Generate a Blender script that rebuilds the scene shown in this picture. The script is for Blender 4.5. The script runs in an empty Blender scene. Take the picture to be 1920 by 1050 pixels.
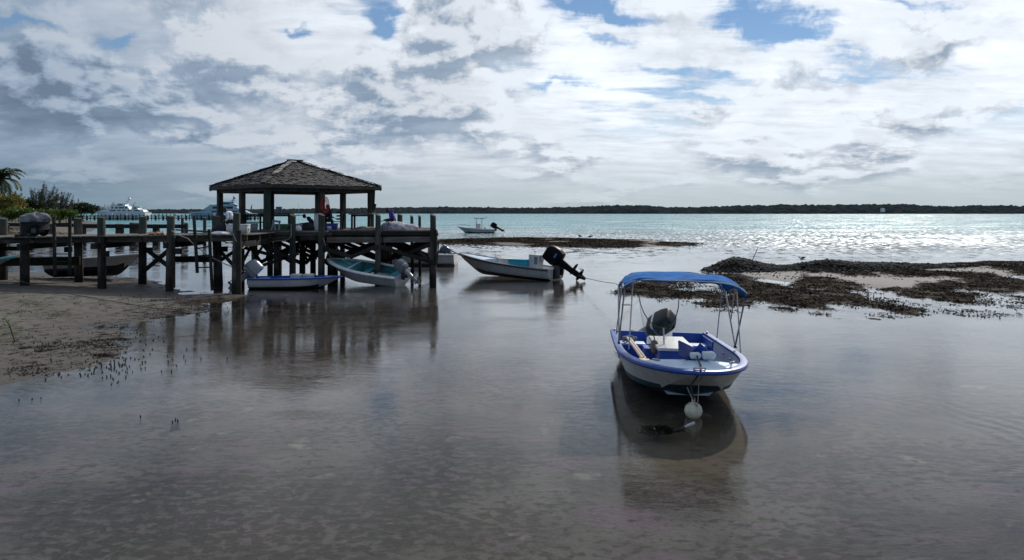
import bpy, bmesh, math, random
import numpy as np
from mathutils import Vector, Matrix, Euler

random.seed(7)
rng = np.random.default_rng(7)
R = math.radians
sc = bpy.context.scene
C = sc.collection

# ------------------------------------------------------------------ camera
F, CH, HY = 1400.0, 3.5, 399.0          # focal length in photo pixels, eye height (m), horizon row


def P(px, py, z=0.0):
    d = (CH - z) * F / (py - HY)
    return Vector(((px - 960) / F * d, d, z))


def Q(px, py, d):
    return Vector(((px - 960) / F * d, d, CH - (py - HY) / F * d))


cam_d = bpy.data.cameras.new('camera')
cam = bpy.data.objects.new('camera', cam_d)
C.objects.link(cam)
cam.location = (0, 0, CH)
cam.rotation_euler = (R(90), 0, 0)
cam_d.sensor_width = 36
cam_d.lens = F / 1920 * 36
cam_d.shift_y = -(525 - HY) / 1920
cam_d.clip_start = 0.1
cam_d.clip_end = 30000
sc.camera = cam

# ------------------------------------------------------------------ exposure
sc.view_settings.view_transform = 'Standard'
sc.view_settings.look = 'None'
sc.view_settings.exposure = 0.0
sc.view_settings.gamma = 1.0
sc.view_settings.use_curve_mapping = False
sc.cycles.max_bounces = 6
sc.cycles.transparent_max_bounces = 12
sc.cycles.sample_clamp_indirect = 6
sc.cycles.caustics_reflective = False
sc.cycles.caustics_refractive = False

SUN_AZ, SUN_EL = R(26.5), R(35)
SUN = Vector((math.sin(SUN_AZ) * math.cos(SUN_EL), math.cos(SUN_AZ) * math.cos(SUN_EL), math.sin(SUN_EL)))


# ------------------------------------------------------------------ node helper
class NT:
    def __init__(s, tree):
        s.t = tree
        s.n = tree.nodes
        s.l = tree.links

    def new(s, typ, **kw):
        nd = s.n.new(typ)
        for k, v in kw.items():
            setattr(nd, k, v)
        return nd

    def put(s, sock, v):
        if isinstance(v, bpy.types.NodeSocket):
            s.l.new(v, sock)
        elif v is not None:
            if sock.type == 'RGBA' and len(v) == 3:
                v = (*v, 1)
            sock.default_value = v

    def m(s, op, a, b=None, c=None, clamp=False):
        nd = s.new('ShaderNodeMath', operation=op, use_clamp=clamp)
        s.put(nd.inputs[0], a)
        if b is not None:
            s.put(nd.inputs[1], b)
        if c is not None:
            s.put(nd.inputs[2], c)
        return nd.outputs[0]

    def v(s, op, a, b=None, scale=None):
        nd = s.new('ShaderNodeVectorMath', operation=op)
        s.put(nd.inputs[0], a)
        if b is not None:
            s.put(nd.inputs[1], b)
        if scale is not None:
            s.put(nd.inputs['Scale'], scale)
        return nd.outputs['Value'] if op in ('DOT_PRODUCT', 'LENGTH', 'DISTANCE') else nd.outputs['Vector']

    def xyz(s, x=0., y=0., z=0.):
        nd = s.new('ShaderNodeCombineXYZ')
        s.put(nd.inputs[0], x); s.put(nd.inputs[1], y); s.put(nd.inputs[2], z)
        return nd.outputs[0]

    def sep(s, v):
        nd = s.new('ShaderNodeSeparateXYZ')
        s.put(nd.inputs[0], v)
        return nd.outputs

    def noise(s, vec, scale, detail=4, rough=.55, out='Fac', dist=0.):
        nd = s.new('ShaderNodeTexNoise')
        s.put(nd.inputs['Vector'], vec)
        nd.inputs['Scale'].default_value = scale
        nd.inputs['Detail'].default_value = detail
        nd.inputs['Roughness'].default_value = rough
        nd.inputs['Distortion'].default_value = dist
        return nd.outputs[out]

    def ss(s, v, a, b, lo=0., hi=1.):
        nd = s.new('ShaderNodeMapRange', interpolation_type='SMOOTHSTEP')
        s.put(nd.inputs[0], v)
        nd.inputs[1].default_value = a; nd.inputs[2].default_value = b
        nd.inputs[3].default_value = lo; nd.inputs[4].default_value = hi
        return nd.outputs[0]

    def mix(s, f, a, b, blend='MIX'):
        nd = s.new('ShaderNodeMix', data_type='RGBA', blend_type=blend)
        s.put(nd.inputs[0], f); s.put(nd.inputs[6], a); s.put(nd.inputs[7], b)
        return nd.outputs[2]

    def ramp(s, f, stops):
        nd = s.new('ShaderNodeValToRGB')
        s.put(nd.inputs[0], f)
        el = nd.color_ramp.elements
        while len(el) < len(stops):
            el.new(0.5)
        for e, (p, c) in zip(el, stops):
            e.position = p; e.color = (*c, 1)
        return nd.outputs[0]


# ------------------------------------------------------------------ sky
world = bpy.data.worlds.new('World')
sc.world = world
world.use_nodes = True
w = NT(world.node_tree)
w.n.clear()
out = w.new('ShaderNodeOutputWorld')
sky = w.new('ShaderNodeTexSky', sky_type='NISHITA')
sky.sun_disc = False
sky.sun_elevation = SUN_EL
sky.sun_rotation = SUN_AZ
sky.altitude = 0
sky.air_density = 1.0
sky.dust_density = 0.0
sky.ozone_density = 4.0
gen = w.new('ShaderNodeTexCoord').outputs['Generated']
dx, dy, dz = w.sep(gen)[:]
zc = w.m('MAXIMUM', dz, 0.0)
k = w.m('DIVIDE', 1.0, w.m('ADD', zc, 0.13))
lay = w.xyz(w.m('MULTIPLY', dx, k), w.m('MULTIPLY', dy, k), 0.0)
wob = w.v('SUBTRACT', w.noise(lay, 2.4, 3, .5, 'Color'), (.5, .5, .5))
lay2 = w.v('ADD', lay, w.v('SCALE', wob, scale=.25))


def plane(vec):
    """direction -> picture-plane slopes (x/y, z/y); everything behind the camera goes far off"""
    x_, y_, z_ = w.sep(vec)[:]
    yy_ = w.m('MAXIMUM', y_, .04)
    return w.xyz(w.m('DIVIDE', x_, yy_), w.m('DIVIDE', z_, yy_), 0.0)


def gsum(lst, vec):
    tot = None
    for (px, py, sx, sy, a) in lst:
        nd = w.new('ShaderNodeVectorMath', operation='MULTIPLY_ADD')
        w.put(nd.inputs[0], vec)
        nd.inputs[1].default_value = (F / sx, F / sy, 0)
        nd.inputs[2].default_value = (-(px - 960) / sx, -(HY - py) / sy, 0)
        d2 = w.v('DOT_PRODUCT', nd.outputs[0], nd.outputs[0])
        g = w.m('POWER', .3679, d2)
        tot = w.m('MULTIPLY', g, a) if tot is None else w.m('MULTIPLY_ADD', g, a, tot)
    return tot


# direction jittered by fine noise: keeps the individual clouds ragged
jit = w.v('SUBTRACT', w.noise(gen, 9.0, 5, .6, 'Color'), (.5, .5, .5))
gj = w.v('ADD', gen, w.v('SCALE', jit, scale=.11))
gp = plane(gj)
sun_dot = w.v('DOT_PRODUCT', gen, tuple(SUN))

# low layer: cumulus, each with a lit crown and a grey base
zl = w.m('MULTIPLY', w.m('LOGARITHM', w.m('ADD', zc, .07), 2.718), .40)
qv = w.v('ADD', w.xyz(dx, dy, zl), w.v('SCALE', jit, scale=.035))
# high layer: thin bright broken sheets with blue gaps
n_big = w.noise(lay2, .95, 6, .58)
n_str = w.noise(w.v('MULTIPLY', lay2, (1.0, 2.3, 1.0)), 2.1, 9, .63)
cov = w.m('ADD', w.m('MULTIPLY', n_big, .55), w.m('MULTIPLY', n_str, .45))
cov = w.m('ADD', cov, w.m('ADD', .035, w.m('MULTIPLY', dx, -.02)))
cov = w.m('ADD', cov, gsum([
    (242, 86, 42, 18, -.24), (45, 40, 90, 13, -.20), (540, 66, 36, 13, -.19), (715, 48, 36, 20, -.22),
    (900, 128, 45, 12, -.09), (160, 105, 70, 12, -.08),
    (1125, 18, 80, 16, -.19), (1430, 30, 70, 22, -.19), (1500, 62, 70, 16, -.16), (1600, 112, 70, 18, -.17), (1150, 80, 60, 14, -.16), (1590, 145, 60, 12, -.12),
    (1720, 12, 100, 12, -.17), (1090, 155, 70, 12, -.12), (1330, 185, 60, 10, -.12), (1020, 160, 60, 12, -.10), (1230, 135, 160, 10, -.08),
    (1290, 62, 120, 28, .10), (1380, 100, 130, 22, .09), (400, 210, 380, 110, .10), (1830, 70, 110, 50, .08), (1560, 30, 60, 16, .05)], gp))
alpha = w.ss(cov, .385, .525)
hi_b = w.ss(sun_dot, .40, 1.0, .34, .97)
hi_b = w.m('MULTIPLY', hi_b, w.m('ADD', 1.0, w.m('ADD', w.m('MULTIPLY', w.m('SUBTRACT', n_str, .5), .85), w.m('MULTIPLY', w.m('SUBTRACT', .5, w.noise(qv, 4.9, 10, .59)), 1.0))))
def dens(vec):
    return w.noise(vec, 4.9, 10, .59)


d0 = dens(qv)
d_up = dens(w.v('ADD', qv, (.008, .003, .028)))
bias = gsum([
    (1150, 185, 75, 34, .17), (1485, 165, 105, 42, .18), (1680, 238, 125, 28, .19), (1725, 105, 75, 46, .17), (1645, 298, 75, 26, .12),
    (1390, 285, 90, 32, .10), (1310, 212, 45, 20, .12), (1880, 205, 80, 30, .16), (1850, 60, 100, 60, .10), (900, 60, 190, 80, .17), (1120, 290, 130, 30, .06), (860, 8, 120, 30, .10),
    (560, 190, 330, 95, .12), (200, 200, 260, 90, .11), (420, 40, 160, 50, .12), (130, 130, 120, 40, .08), (760, 190, 170, 50, .12), (340, 262, 45, 17, .16), (240, 240, 40, 12, .08), (600, 275, 220, 30, .05),
    (242, 88, 70, 28, -.20), (40, 44, 110, 26, -.16), (540, 66, 55, 18, -.16), (715, 48, 50, 26, -.20), (1440, 40, 150, 40, -.16), (1130, 20, 100, 30, -.12),
    (430, -140, 330, 110, .20), (850, -70, 150, 70, .20), (1480, -170, 330, 90, .10)], gp)
den = w.m('ADD', w.m('ADD', d0, bias), w.m('MULTIPLY', dx, -.05))
low_a = w.ss(den, .485, .615)
thick = w.ss(w.m('ADD', den, w.m('MULTIPLY', w.m('SUBTRACT', n_str, .5), .5)), .56, .76)
lit = w.ss(w.m('SUBTRACT', d0, d_up), -.06, .055)
c_hi = w.ss(sun_dot, .36, .97, .46, .98)
c_lo = w.ss(sun_dot, .34, .96, .185, .42)
sh = w.m('SUBTRACT', lit, w.m('MULTIPLY', thick, .20), clamp=True)
sh = w.m('ADD', sh, w.m('MULTIPLY', w.m('SUBTRACT', 1.0, thick), .22), clamp=True)
b_lo = w.m('ADD', c_lo, w.m('MULTIPLY', w.m('SUBTRACT', c_hi, c_lo), sh))
tint = lambda v_: w.mix(1.0, w.mix(w.ss(v_, .2, .75), (.68, .95, 1.32), (.91, .98, 1.075)), w.xyz(v_, v_, v_), 'MULTIPLY')
cloud = w.mix(low_a, tint(hi_b), tint(b_lo))
alpha = w.m('MAXIMUM', alpha, low_a)
puff = d0
# haze belt over the horizon
hz_col = w.mix(w.ss(sun_dot, .36, .84), (.125, .205, .285), (.47, .55, .585))
hz_col = w.mix(w.ss(dz, .0, .06, .55, 0.), hz_col, w.mix(w.ss(sun_dot, .36, .84), (.20, .30, .37), (.50, .575, .60)))
hz = w.ss(w.m('ADD', dz, w.m('MULTIPLY', w.m('SUBTRACT', puff, .5), .10)), .0, .085, .93, 0.0)
alpha2 = w.m('MAXIMUM', alpha, w.ss(dz, .06, .19, 1., 0.))
bg1 = w.new('ShaderNodeBackground'); w.put(bg1.inputs[0], sky.outputs[0]); bg1.inputs[1].default_value = .08
bg2 = w.new('ShaderNodeBackground'); w.put(bg2.inputs[0], w.mix(hz, cloud, hz_col)); bg2.inputs[1].default_value = 1.0
mx = w.new('ShaderNodeMixShader')
w.put(mx.inputs[0], alpha2)
w.l.new(bg1.outputs[0], mx.inputs[1]); w.l.new(bg2.outputs[0], mx.inputs[2])
w.l.new(mx.outputs[0], out.inputs[0])
world.cycles.sampling_method = 'MANUAL'
world.cycles.sample_map_resolution = 512

sun_d = bpy.data.lights.new('sun', 'SUN')
sun_d.energy = 3.0
sun_d.angle = R(.55)
sun_d.color = (1.0, .95, .86)
sun = bpy.data.objects.new('sun', sun_d)
C.objects.link(sun)
sun.rotation_euler = (-SUN).to_track_quat('-Z', 'Y').to_euler()

# ------------------------------------------------------------------ materials
MATS = {}


def mat(name, col, rough=.6, metal=0., var=.25, scale=6., col2=None, bump=.0, bscale=30., spec=.5, stretch=None, coat=0., trans=None):
    """painted / plain surface: colour broken by noise, fine relief"""
    if name in MATS:
        return MATS[name]
    m = bpy.data.materials.new(name)
    m.use_nodes = True
    t = NT(m.node_tree)
    b = t.n['Principled BSDF']
    co = t.new('ShaderNodeTexCoord').outputs['Object']
    if stretch:
        co = t.v('MULTIPLY', co, stretch)
    n1 = t.noise(co, scale, 5, .6)
    c2 = col2 or tuple(c * (1 - var) for c in col)
    c3 = tuple(min(1, c * (1 + var * .4)) for c in col)
    base = t.mix(t.ss(n1, .38, .66), c3, c2)
    sp = t.noise(co, scale * 7, 3, .6)
    base = t.mix(t.m('MULTIPLY', t.ss(sp, .60, .75), var), base, tuple(c * .45 for c in col))
    t.put(b.inputs['Base Color'], base)
    t.put(b.inputs['Roughness'], t.m('ADD', rough - .08, t.m('MULTIPLY', n1, .16), clamp=True))
    b.inputs['Metallic'].default_value = metal
    b.inputs['Specular IOR Level'].default_value = spec
    b.inputs['Coat Weight'].default_value = coat
    if trans:
        b.inputs['Transmission Weight'].default_value = trans
    if bump:
        bp = t.new('ShaderNodeBump')
        bp.inputs['Strength'].default_value = bump
        bp.inputs['Distance'].default_value = .02
        t.put(bp.inputs['Height'], t.noise(co, bscale, 5, .6))
        t.l.new(bp.outputs[0], b.inputs['Normal'])
    MATS[name] = m
    return m


def wood(name, col, col2, stretch=(8, 8, .7), tide=False, rust=False, rough=.85):
    if name in MATS:
        return MATS[name]
    m = bpy.data.materials.new(name)
    m.use_nodes = True
    t = NT(m.node_tree)
    b = t.n['Principled BSDF']
    tc = t.new('ShaderNodeTexCoord')
    co = t.v('MULTIPLY', tc.outputs['Object'], stretch)
    g = t.noise(co, 1.6, 7, .65, dist=.4)
    base = t.mix(t.ss(g, .32, .68), col, col2)
    big = t.noise(tc.outputs['Object'], .9, 3, .5)
    base = t.mix(t.ss(big, .45, .7, 0, .55), base, tuple(c * 1.5 for c in col))
    rnd = t.new('ShaderNodeObjectInfo').outputs['Random']
    base = t.mix(t.m('MULTIPLY', rnd, .45), base, tuple(c * .55 for c in col2))
    pos = t.new('ShaderNodeNewGeometry').outputs['Position']
    z = t.sep(pos)[2]
    if tide:
        zz = t.m('ADD', z, t.m('MULTIPLY', t.noise(pos, 3., 4), .5))
        base = t.mix(t.ss(zz, .55, 1.15, 1., 0.), base, (.022, .02, .016))
        base = t.mix(t.ss(zz, 2.9, 3.15, 0., .5), base, (.045, .062, .045))
    if rust:
        st = t.noise(t.v('MULTIPLY', pos, (3.2, 3.2, .25)), 1.3, 4, .6)
        base = t.mix(t.ss(st, .56, .68, 0., .85), base, (.20, .075, .02))
    t.put(b.inputs['Base Color'], base)
    b.inputs['Roughness'].default_value = rough
    b.inputs['Specular IOR Level'].default_value = .2
    bp = t.new('ShaderNodeBump')
    bp.inputs['Strength'].default_value = .6
    bp.inputs['Distance'].default_value = .015
    t.put(bp.inputs['Height'], g)
    t.l.new(bp.outputs[0], b.inputs['Normal'])
    MATS[name] = m
    return m


def leafmat(name, col, col2, rough=.55, tr=.25, spec=.35):
    if name in MATS:
        return MATS[name]
    m = bpy.data.materials.new(name)
    m.use_nodes = True
    t = NT(m.node_tree)
    b = t.n['Principled BSDF']
    isl = t.new('ShaderNodeNewGeometry').outputs['Random Per Island']
    base = t.mix(isl, col, col2)
    t.put(b.inputs['Base Color'], base)
    b.inputs['Roughness'].default_value = rough
    b.inputs['Specular IOR Level'].default_value = spec
    tl = t.new('ShaderNodeBsdfTranslucent')
    t.put(tl.inputs[0], base)
    mxs = t.new('ShaderNodeMixShader')
    mxs.inputs[0].default_value = tr
    t.l.new(b.outputs[0], mxs.inputs[1]); t.l.new(tl.outputs[0], mxs.inputs[2])
    t.l.new(mxs.outputs[0], t.n['Material Output'].inputs[0])
    MATS[name] = m
    return m


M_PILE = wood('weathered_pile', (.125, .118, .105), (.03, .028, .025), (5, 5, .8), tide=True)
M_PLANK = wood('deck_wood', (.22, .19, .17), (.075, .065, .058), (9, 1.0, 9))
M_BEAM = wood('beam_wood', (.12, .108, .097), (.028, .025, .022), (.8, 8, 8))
M_RUSTB = wood('rusty_board', (.20, .185, .17), (.085, .075, .07), (.8, 8, 8), rust=True)
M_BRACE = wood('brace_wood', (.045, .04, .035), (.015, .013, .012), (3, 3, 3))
M_POST = wood('gazebo_post_wood', (.10, .09, .08), (.03, .027, .024), (7, 7, .7))
M_GREENP = wood('green_treated_wood', (.06, .085, .06), (.022, .034, .026), (7, 7, .7))
M_SHING = leafmat('roof_shingle_wood', (.018, .014, .013), (.078, .064, .060), .6, 0.)


def boat_paint(name, col, rough):
    m = mat(name, col, rough, var=.12, scale=2.2, spec=.4)
    t = NT(m.node_tree)
    b_ = m.node_tree.nodes['Principled BSDF']
    src = b_.inputs['Base Color'].links[0].from_socket
    co = t.new('ShaderNodeTexCoord').outputs['Object']
    z = t.sep(co)[2]
    st = t.noise(t.v('MULTIPLY', co, (5., 5., .35)), 2.2, 5, .65)
    c_ = t.mix(t.ss(st, .53, .72, 0, .55), src, (.26, .21, .15))
    sc_ = t.noise(t.v('MULTIPLY', co, (1., 3., 6.)), 3.5, 5, .7)
    c_ = t.mix(t.ss(sc_, .62, .70, 0, .6), c_, (.20, .19, .18))
    c_ = t.mix(t.ss(t.m('ADD', z, t.m('MULTIPLY', st, .16)), .10, .36, .6, 0.), c_, (.17, .145, .085))
    t.put(b_.inputs['Base Color'], c_)
    return m


M_WHITE = boat_paint('boat_white', (.66, .65, .64), .4)
M_WHITE2 = boat_paint('chalky_white', (.58, .58, .59), .55)
M_GREYW = boat_paint('grey_white_gelcoat', (.46, .46, .48), .45)
M_BLUE = mat('boat_blue', (.015, .075, .40), .45, var=.22, scale=3.)
M_BLUE_D = mat('boat_blue_deep', (.012, .032, .21), .5, var=.3, scale=3.)
M_BLUE_L = mat('pale_blue_deck', (.50, .62, .76), .45, var=.10, scale=3.)
M_RAILB = mat('rail_blue', (.018, .07, .33), .4, var=.2, scale=4.)
M_CANVAS = mat('canvas_blue', (.012, .135, .42), .9, var=.3, spec=.08, scale=5., bump=.4, bscale=60)
M_TEALB = mat('bottom_teal', (.012, .05, .085), .5, var=.4, scale=4.)
M_BLACKB = mat('bottom_black', (.012, .013, .02), .6, var=.4, scale=4.)
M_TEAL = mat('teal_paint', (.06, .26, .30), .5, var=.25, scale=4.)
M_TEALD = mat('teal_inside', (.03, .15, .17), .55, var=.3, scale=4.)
M_COOLT = mat('cooler_teal', (.03, .36, .50), .4, var=.1, scale=4.)
M_ALU = mat('aluminium_tube', (.42, .42, .44), .3, metal=.85, var=.15)
M_BLK = mat('engine_black', (.006, .006, .009), .45, var=.2, scale=5., spec=.10)
M_NAVY = mat('engine_navy', (.012, .02, .05), .3, var=.2, scale=5., coat=.3)
M_ENG_G = mat('engine_grey', (.20, .215, .24), .35, var=.2, scale=5.)
M_ENG_S = mat('engine_silver', (.42, .43, .46), .35, var=.15, scale=5., metal=.3)
M_ENG_L = mat('engine_lower', (.05, .052, .06), .4, var=.35, scale=8.)
M_DECAL = mat('blue_decal', (.05, .18, .50), .4, var=.05)
M_ROPE = mat('rope_tan', (.38, .35, .30), .9, var=.25, scale=20)
M_ROPED = mat('rope_dark', (.05, .045, .04), .9, var=.25, scale=20)
M_ROPER = mat('rope_red', (.50, .03, .015), .8, var=.25, scale=20)
M_BUOY = mat('buoy_yellowed', (.72, .66, .50), .5, var=.22, scale=6.)
M_OAR = mat('oar_wood', (.62, .48, .36), .6, var=.2, scale=8.)
M_NET = mat('net_white', (.26, .30, .30), .7, var=.1)
M_NETG = mat('net_green', (.02, .16, .15), .7, var=.1)
M_NETP = mat('heaped_net', (.47, .43, .45), .95, var=.35, scale=9., bump=1., bscale=25, col2=(.30, .27, .29))
M_NETL = mat('heaped_net_grey', (.19, .19, .21), .95, var=.35, scale=9., bump=1., bscale=25)
M_JUG = mat('jug_plastic', (.70, .72, .72), .35, var=.08)
M_GREEN = mat('crate_green', (.02, .14, .03), .5, var=.2)
M_GREYP = mat('grey_plastic', (.23, .24, .30), .5, var=.15)
M_BLUEBIN = mat('bin_blue', (.02, .03, .22), .5, var=.2)
M_CLOTHW = mat('shirt_white', (.72, .72, .78), .9, var=.12)
M_PURP = mat('hoodie_purple', (.06, .02, .22), .9, var=.2)
M_NAVYC = mat('shirt_navy', (.01, .013, .04), .9, var=.2)
M_DARKC = mat('trousers_dark', (.016, .016, .02), .9, var=.2)
M_SKIN = mat('skin_dark', (.055, .028, .018), .55, var=.1)
M_CAP = mat('cap_dark', (.012, .012, .02), .85, var=.1)
M_REDC = mat('shirt_red', (.22, .02, .02), .9, var=.2)
M_STONE = leafmat('dark_shell_stone', (.014, .013, .012), (.085, .078, .072), .9, 0., .15)
M_BANKS = leafmat('bank_stone', (.05, .038, .028), (.20, .155, .115), .95, 0., .1)
M_WEED = leafmat('brown_seaweed', (.008, .0055, .004), (.034, .021, .012), .95, .0, .08)
M_ALGAE = leafmat('green_algae', (.05, .075, .015), (.11, .14, .03), .7, .1)
M_STALK = mat('stalk_black', (.018, .016, .015), .8, var=.3)
M_CONCH = leafmat('conch_shell', (.52, .22, .14), (.62, .46, .36), .5, 0.)
M_CONC = mat('old_concrete', (.42, .41, .39), .9, var=.3, scale=3., bump=.4)
M_GLASS = mat('dark_glass', (.012, .016, .02), .08, var=.1)
M_YACHT = mat('yacht_white', (.66, .68, .72), .3, var=.06)
M_YACHTB = mat('yacht_bluegrey', (.30, .40, .50), .3, var=.08)
M_FIELD = mat('lamp_glass_white', (.7, .68, .6), .3, var=.05)
M_BARK = wood('bark', (.13, .11, .09), (.05, .045, .04), (3, 3, 1))
M_GREYBIRD = mat('bird_dark', (.05, .05, .055), .8, var=.2)
M_WBIRD = mat('bird_white', (.75, .75, .75), .8, var=.1)

# ------------------------------------------------------------------ mesh helpers
MW = {}


def up_basis(dirv, up=Vector((0, 0, 1))):
    d = dirv.normalized()
    if abs(d.dot(up)) > .98:
        up = Vector((0, 1, 0))
    r = d.cross(up).normalized()
    return r, r.cross(d).normalized()


class MB:
    def __init__(s):
        s.vs, s.fs, s.mi = [], [], []

    def add(s, vs, fs, mi=0):
        o = len(s.vs)
        s.vs.extend([tuple(v) for v in vs])
        for i, f in enumerate(fs):
            s.fs.append([o + q for q in f])
            s.mi.append(mi[i] if isinstance(mi, list) else mi)
        return s

    def box(s, c, size, rot=None, mi=0, taper=1.0):
        hx, hy, hz = size[0] / 2, size[1] / 2, size[2] / 2
        pts = []
        for z in (-1, 1):
            k = taper if z > 0 else 1
            for x, y in ((-1, -1), (1, -1), (1, 1), (-1, 1)):
                pts.append(Vector((x * hx * k, y * hy * k, z * hz)))
        if rot is not None:
            m = Euler(rot).to_matrix() if not isinstance(rot, Matrix) else rot
            pts = [m @ p for p in pts]
        c = Vector(c)
        return s.add([p + c for p in pts], [[3, 2, 1, 0], [4, 5, 6, 7], [0, 1, 5, 4], [1, 2, 6, 5], [2, 3, 7, 6], [3, 0, 4, 7]], mi)

    def bar(s, a, b, wd, ht, mi=0, up=Vector((0, 0, 1))):
        a, b = Vector(a), Vector(b)
        r, u = up_basis(b - a, up)
        pts = []
        for p in (a, b):
            for x, y in ((-1, -1), (1, -1), (1, 1), (-1, 1)):
                pts.append(p + r * (x * wd / 2) + u * (y * ht / 2))
        return s.add(pts, [[0, 1, 2, 3], [7, 6, 5, 4], [0, 4, 5, 1], [1, 5, 6, 2], [2, 6, 7, 3], [3, 7, 4, 0]], mi)

    def tube(s, pts, r, n=8, mi=0, caps=True):
        pts = [Vector(p) for p in pts]
        rs = r if isinstance(r, (list, tuple)) else [r] * len(pts)
        vs, fs = [], []
        d0 = (pts[1] - pts[0])
        rt, u = up_basis(d0)
        for i, p in enumerate(pts):
            d = (pts[min(i + 1, len(pts) - 1)] - pts[max(i - 1, 0)]).normalized()
            rt = (rt - d * rt.dot(d)).normalized()
            u = rt.cross(d)
            for q in range(n):
                a = 2 * math.pi * q / n
                vs.append(p + (rt * math.cos(a) + u * math.sin(a)) * rs[i])
        for i in range(len(pts) - 1):
            for q in range(n):
                fs.append([i * n + q, i * n + (q + 1) % n, (i + 1) * n + (q + 1) % n, (i + 1) * n + q])
        if caps:
            fs.append(list(range(n))[::-1])
            fs.append([(len(pts) - 1) * n + q for q in range(n)])
        return s.add(vs, fs, mi)

    def loft(s, rings, closed=True, caps=True, mi=0):
        n = len(rings[0])
        vs = [v for r in rings for v in r]
        fs, ms = [], []
        for i in range(len(rings) - 1):
            for q in range(n if closed else n - 1):
                fs.append([i * n + q, i * n + (q + 1) % n, (i + 1) * n + (q + 1) % n, (i + 1) * n + q])
                ms.append(mi[q] if isinstance(mi, list) else mi)
        if caps:
            c = mi[0] if isinstance(mi, list) else mi
            fs.append(list(range(n))[::-1]); ms.append(c)
            fs.append([(len(rings) - 1) * n + q for q in range(n)]); ms.append(c)
        return s.add(vs, fs, ms)

    def lathe(s, prof, c=(0, 0, 0), n=14, mi=0, rot=None, sx=1., sy=1.):
        c = Vector(c)
        rings = []
        for (r, z) in prof:
            ring = []
            for q in range(n):
                a = 2 * math.pi * q / n
                p = Vector((r * math.cos(a) * sx, r * math.sin(a) * sy, z))
                if rot is not None:
                    p = Euler(rot).to_matrix() @ p
                ring.append(p + c)
            rings.append(ring)
        return s.loft(rings, mi=mi)

    def build(s, name, m, parent=None, smooth=True, angle=38, bevel=0., kind=None, local=False, flip=True):
        me = bpy.data.meshes.new(name)
        vs = s.vs
        if parent is not None and not local:
            inv = MW[parent].inverted()
            vs = [tuple(inv @ Vector(v)) for v in vs]
        me.from_pydata(vs, [], s.fs)
        for q in (m if isinstance(m, (list, tuple)) else [m]):
            me.materials.append(q)
        if any(s.mi):
            me.polygons.foreach_set('material_index', s.mi)
        bm = bmesh.new()
        bm.from_mesh(me)
        if flip:
            bmesh.ops.recalc_face_normals(bm, faces=bm.faces[:])
        if bevel:
            bmesh.ops.bevel(bm, geom=[e for e in bm.edges if len(e.link_faces) == 2 and e.calc_face_angle(0) > .6],
                            offset=bevel, segments=2, profile=.6, affect='EDGES')
        if smooth:
            for f in bm.faces:
                f.smooth = True
            for e in bm.edges:
                if len(e.link_faces) == 2 and e.calc_face_angle(0) > R(angle):
                    e.smooth = False
        bm.to_mesh(me)
        bm.free()
        return link(name, me, parent, kind)


def link(name, me, parent=None, kind=None):
    o = bpy.data.objects.new(name, me)
    C.objects.link(o)
    if parent is not None:
        o.parent = parent
        MW[o] = MW[parent]
    else:
        MW[o] = Matrix.Identity(4)
    if kind:
        o['kind'] = kind
    return o


def tag(o, label, cat, group=None):
    o['label'] = label
    o['category'] = cat
    if group:
        o['group'] = group
    return o


def thing(name, label, cat, loc=(0, 0, 0), rot=(0, 0, 0), group=None):
    o = bpy.data.objects.new(name, None)
    o.empty_display_size = .2
    C.objects.link(o)
    o.location = loc
    o.rotation_euler = rot
    MW[o] = Matrix.LocRotScale(Vector(loc), Euler(rot), None)
    return tag(o, label, cat, group)


def fast_mesh(name, vs, fs, m, parent=None, kind=None, smooth=False):
    """numpy arrays: vs (n,3); fs (k,3|4)"""
    vs = np.asarray(vs, dtype=np.float32); fs = np.asarray(fs, dtype=np.int32)
    if parent is not None:
        inv = np.array(MW[parent].inverted())
        vs = vs @ inv[:3, :3].T.astype(np.float32) + inv[:3, 3].astype(np.float32)
    me = bpy.data.meshes.new(name)
    me.vertices.add(len(vs)); me.vertices.foreach_set('co', np.ascontiguousarray(vs, dtype=np.float32).ravel())
    kx = fs.shape[1]
    me.loops.add(fs.size); me.loops.foreach_set('vertex_index', fs.ravel())
    me.polygons.add(len(fs)); me.polygons.foreach_set('loop_start', np.arange(0, fs.size, kx, dtype=np.int32))
    if smooth:
        me.polygons.foreach_set('use_smooth', np.ones(len(fs), dtype=bool))
    me.update(calc_edges=True)
    for q in (m if isinstance(m, (list, tuple)) else [m]):
        me.materials.append(q)
    return link(name, me, parent, kind)


# ------------------------------------------------------------------ numpy noise
def vnoise(x, y, seed=0):
    xi = np.floor(x).astype(np.int64); yi = np.floor(y).astype(np.int64)
    fx = x - xi; fy = y - yi
    fx = fx * fx * (3 - 2 * fx); fy = fy * fy * (3 - 2 * fy)

    def hsh(a, b):
        h = (a * 374761393 + b * 668265263 + seed * 1442695041) & 0xffffffff
        h = ((h ^ (h >> 13)) * 1274126177) & 0xffffffff
        return ((h ^ (h >> 16)) & 0xffff) / 65535.0
    a = hsh(xi, yi); b = hsh(xi + 1, yi); c = hsh(xi, yi + 1); d = hsh(xi + 1, yi + 1)
    return (a * (1 - fx) + b * fx) * (1 - fy) + (c * (1 - fx) + d * fx) * fy


def fbm(x, y, o=5, seed=0):
    t = 0; a = .5; n = 0
    for i in range(o):
        t = t + a * vnoise(x * 2 ** i + 17.3 * i, y * 2 ** i - 9.1 * i, seed + i)
        n += a; a *= .55
    return t / n


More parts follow.
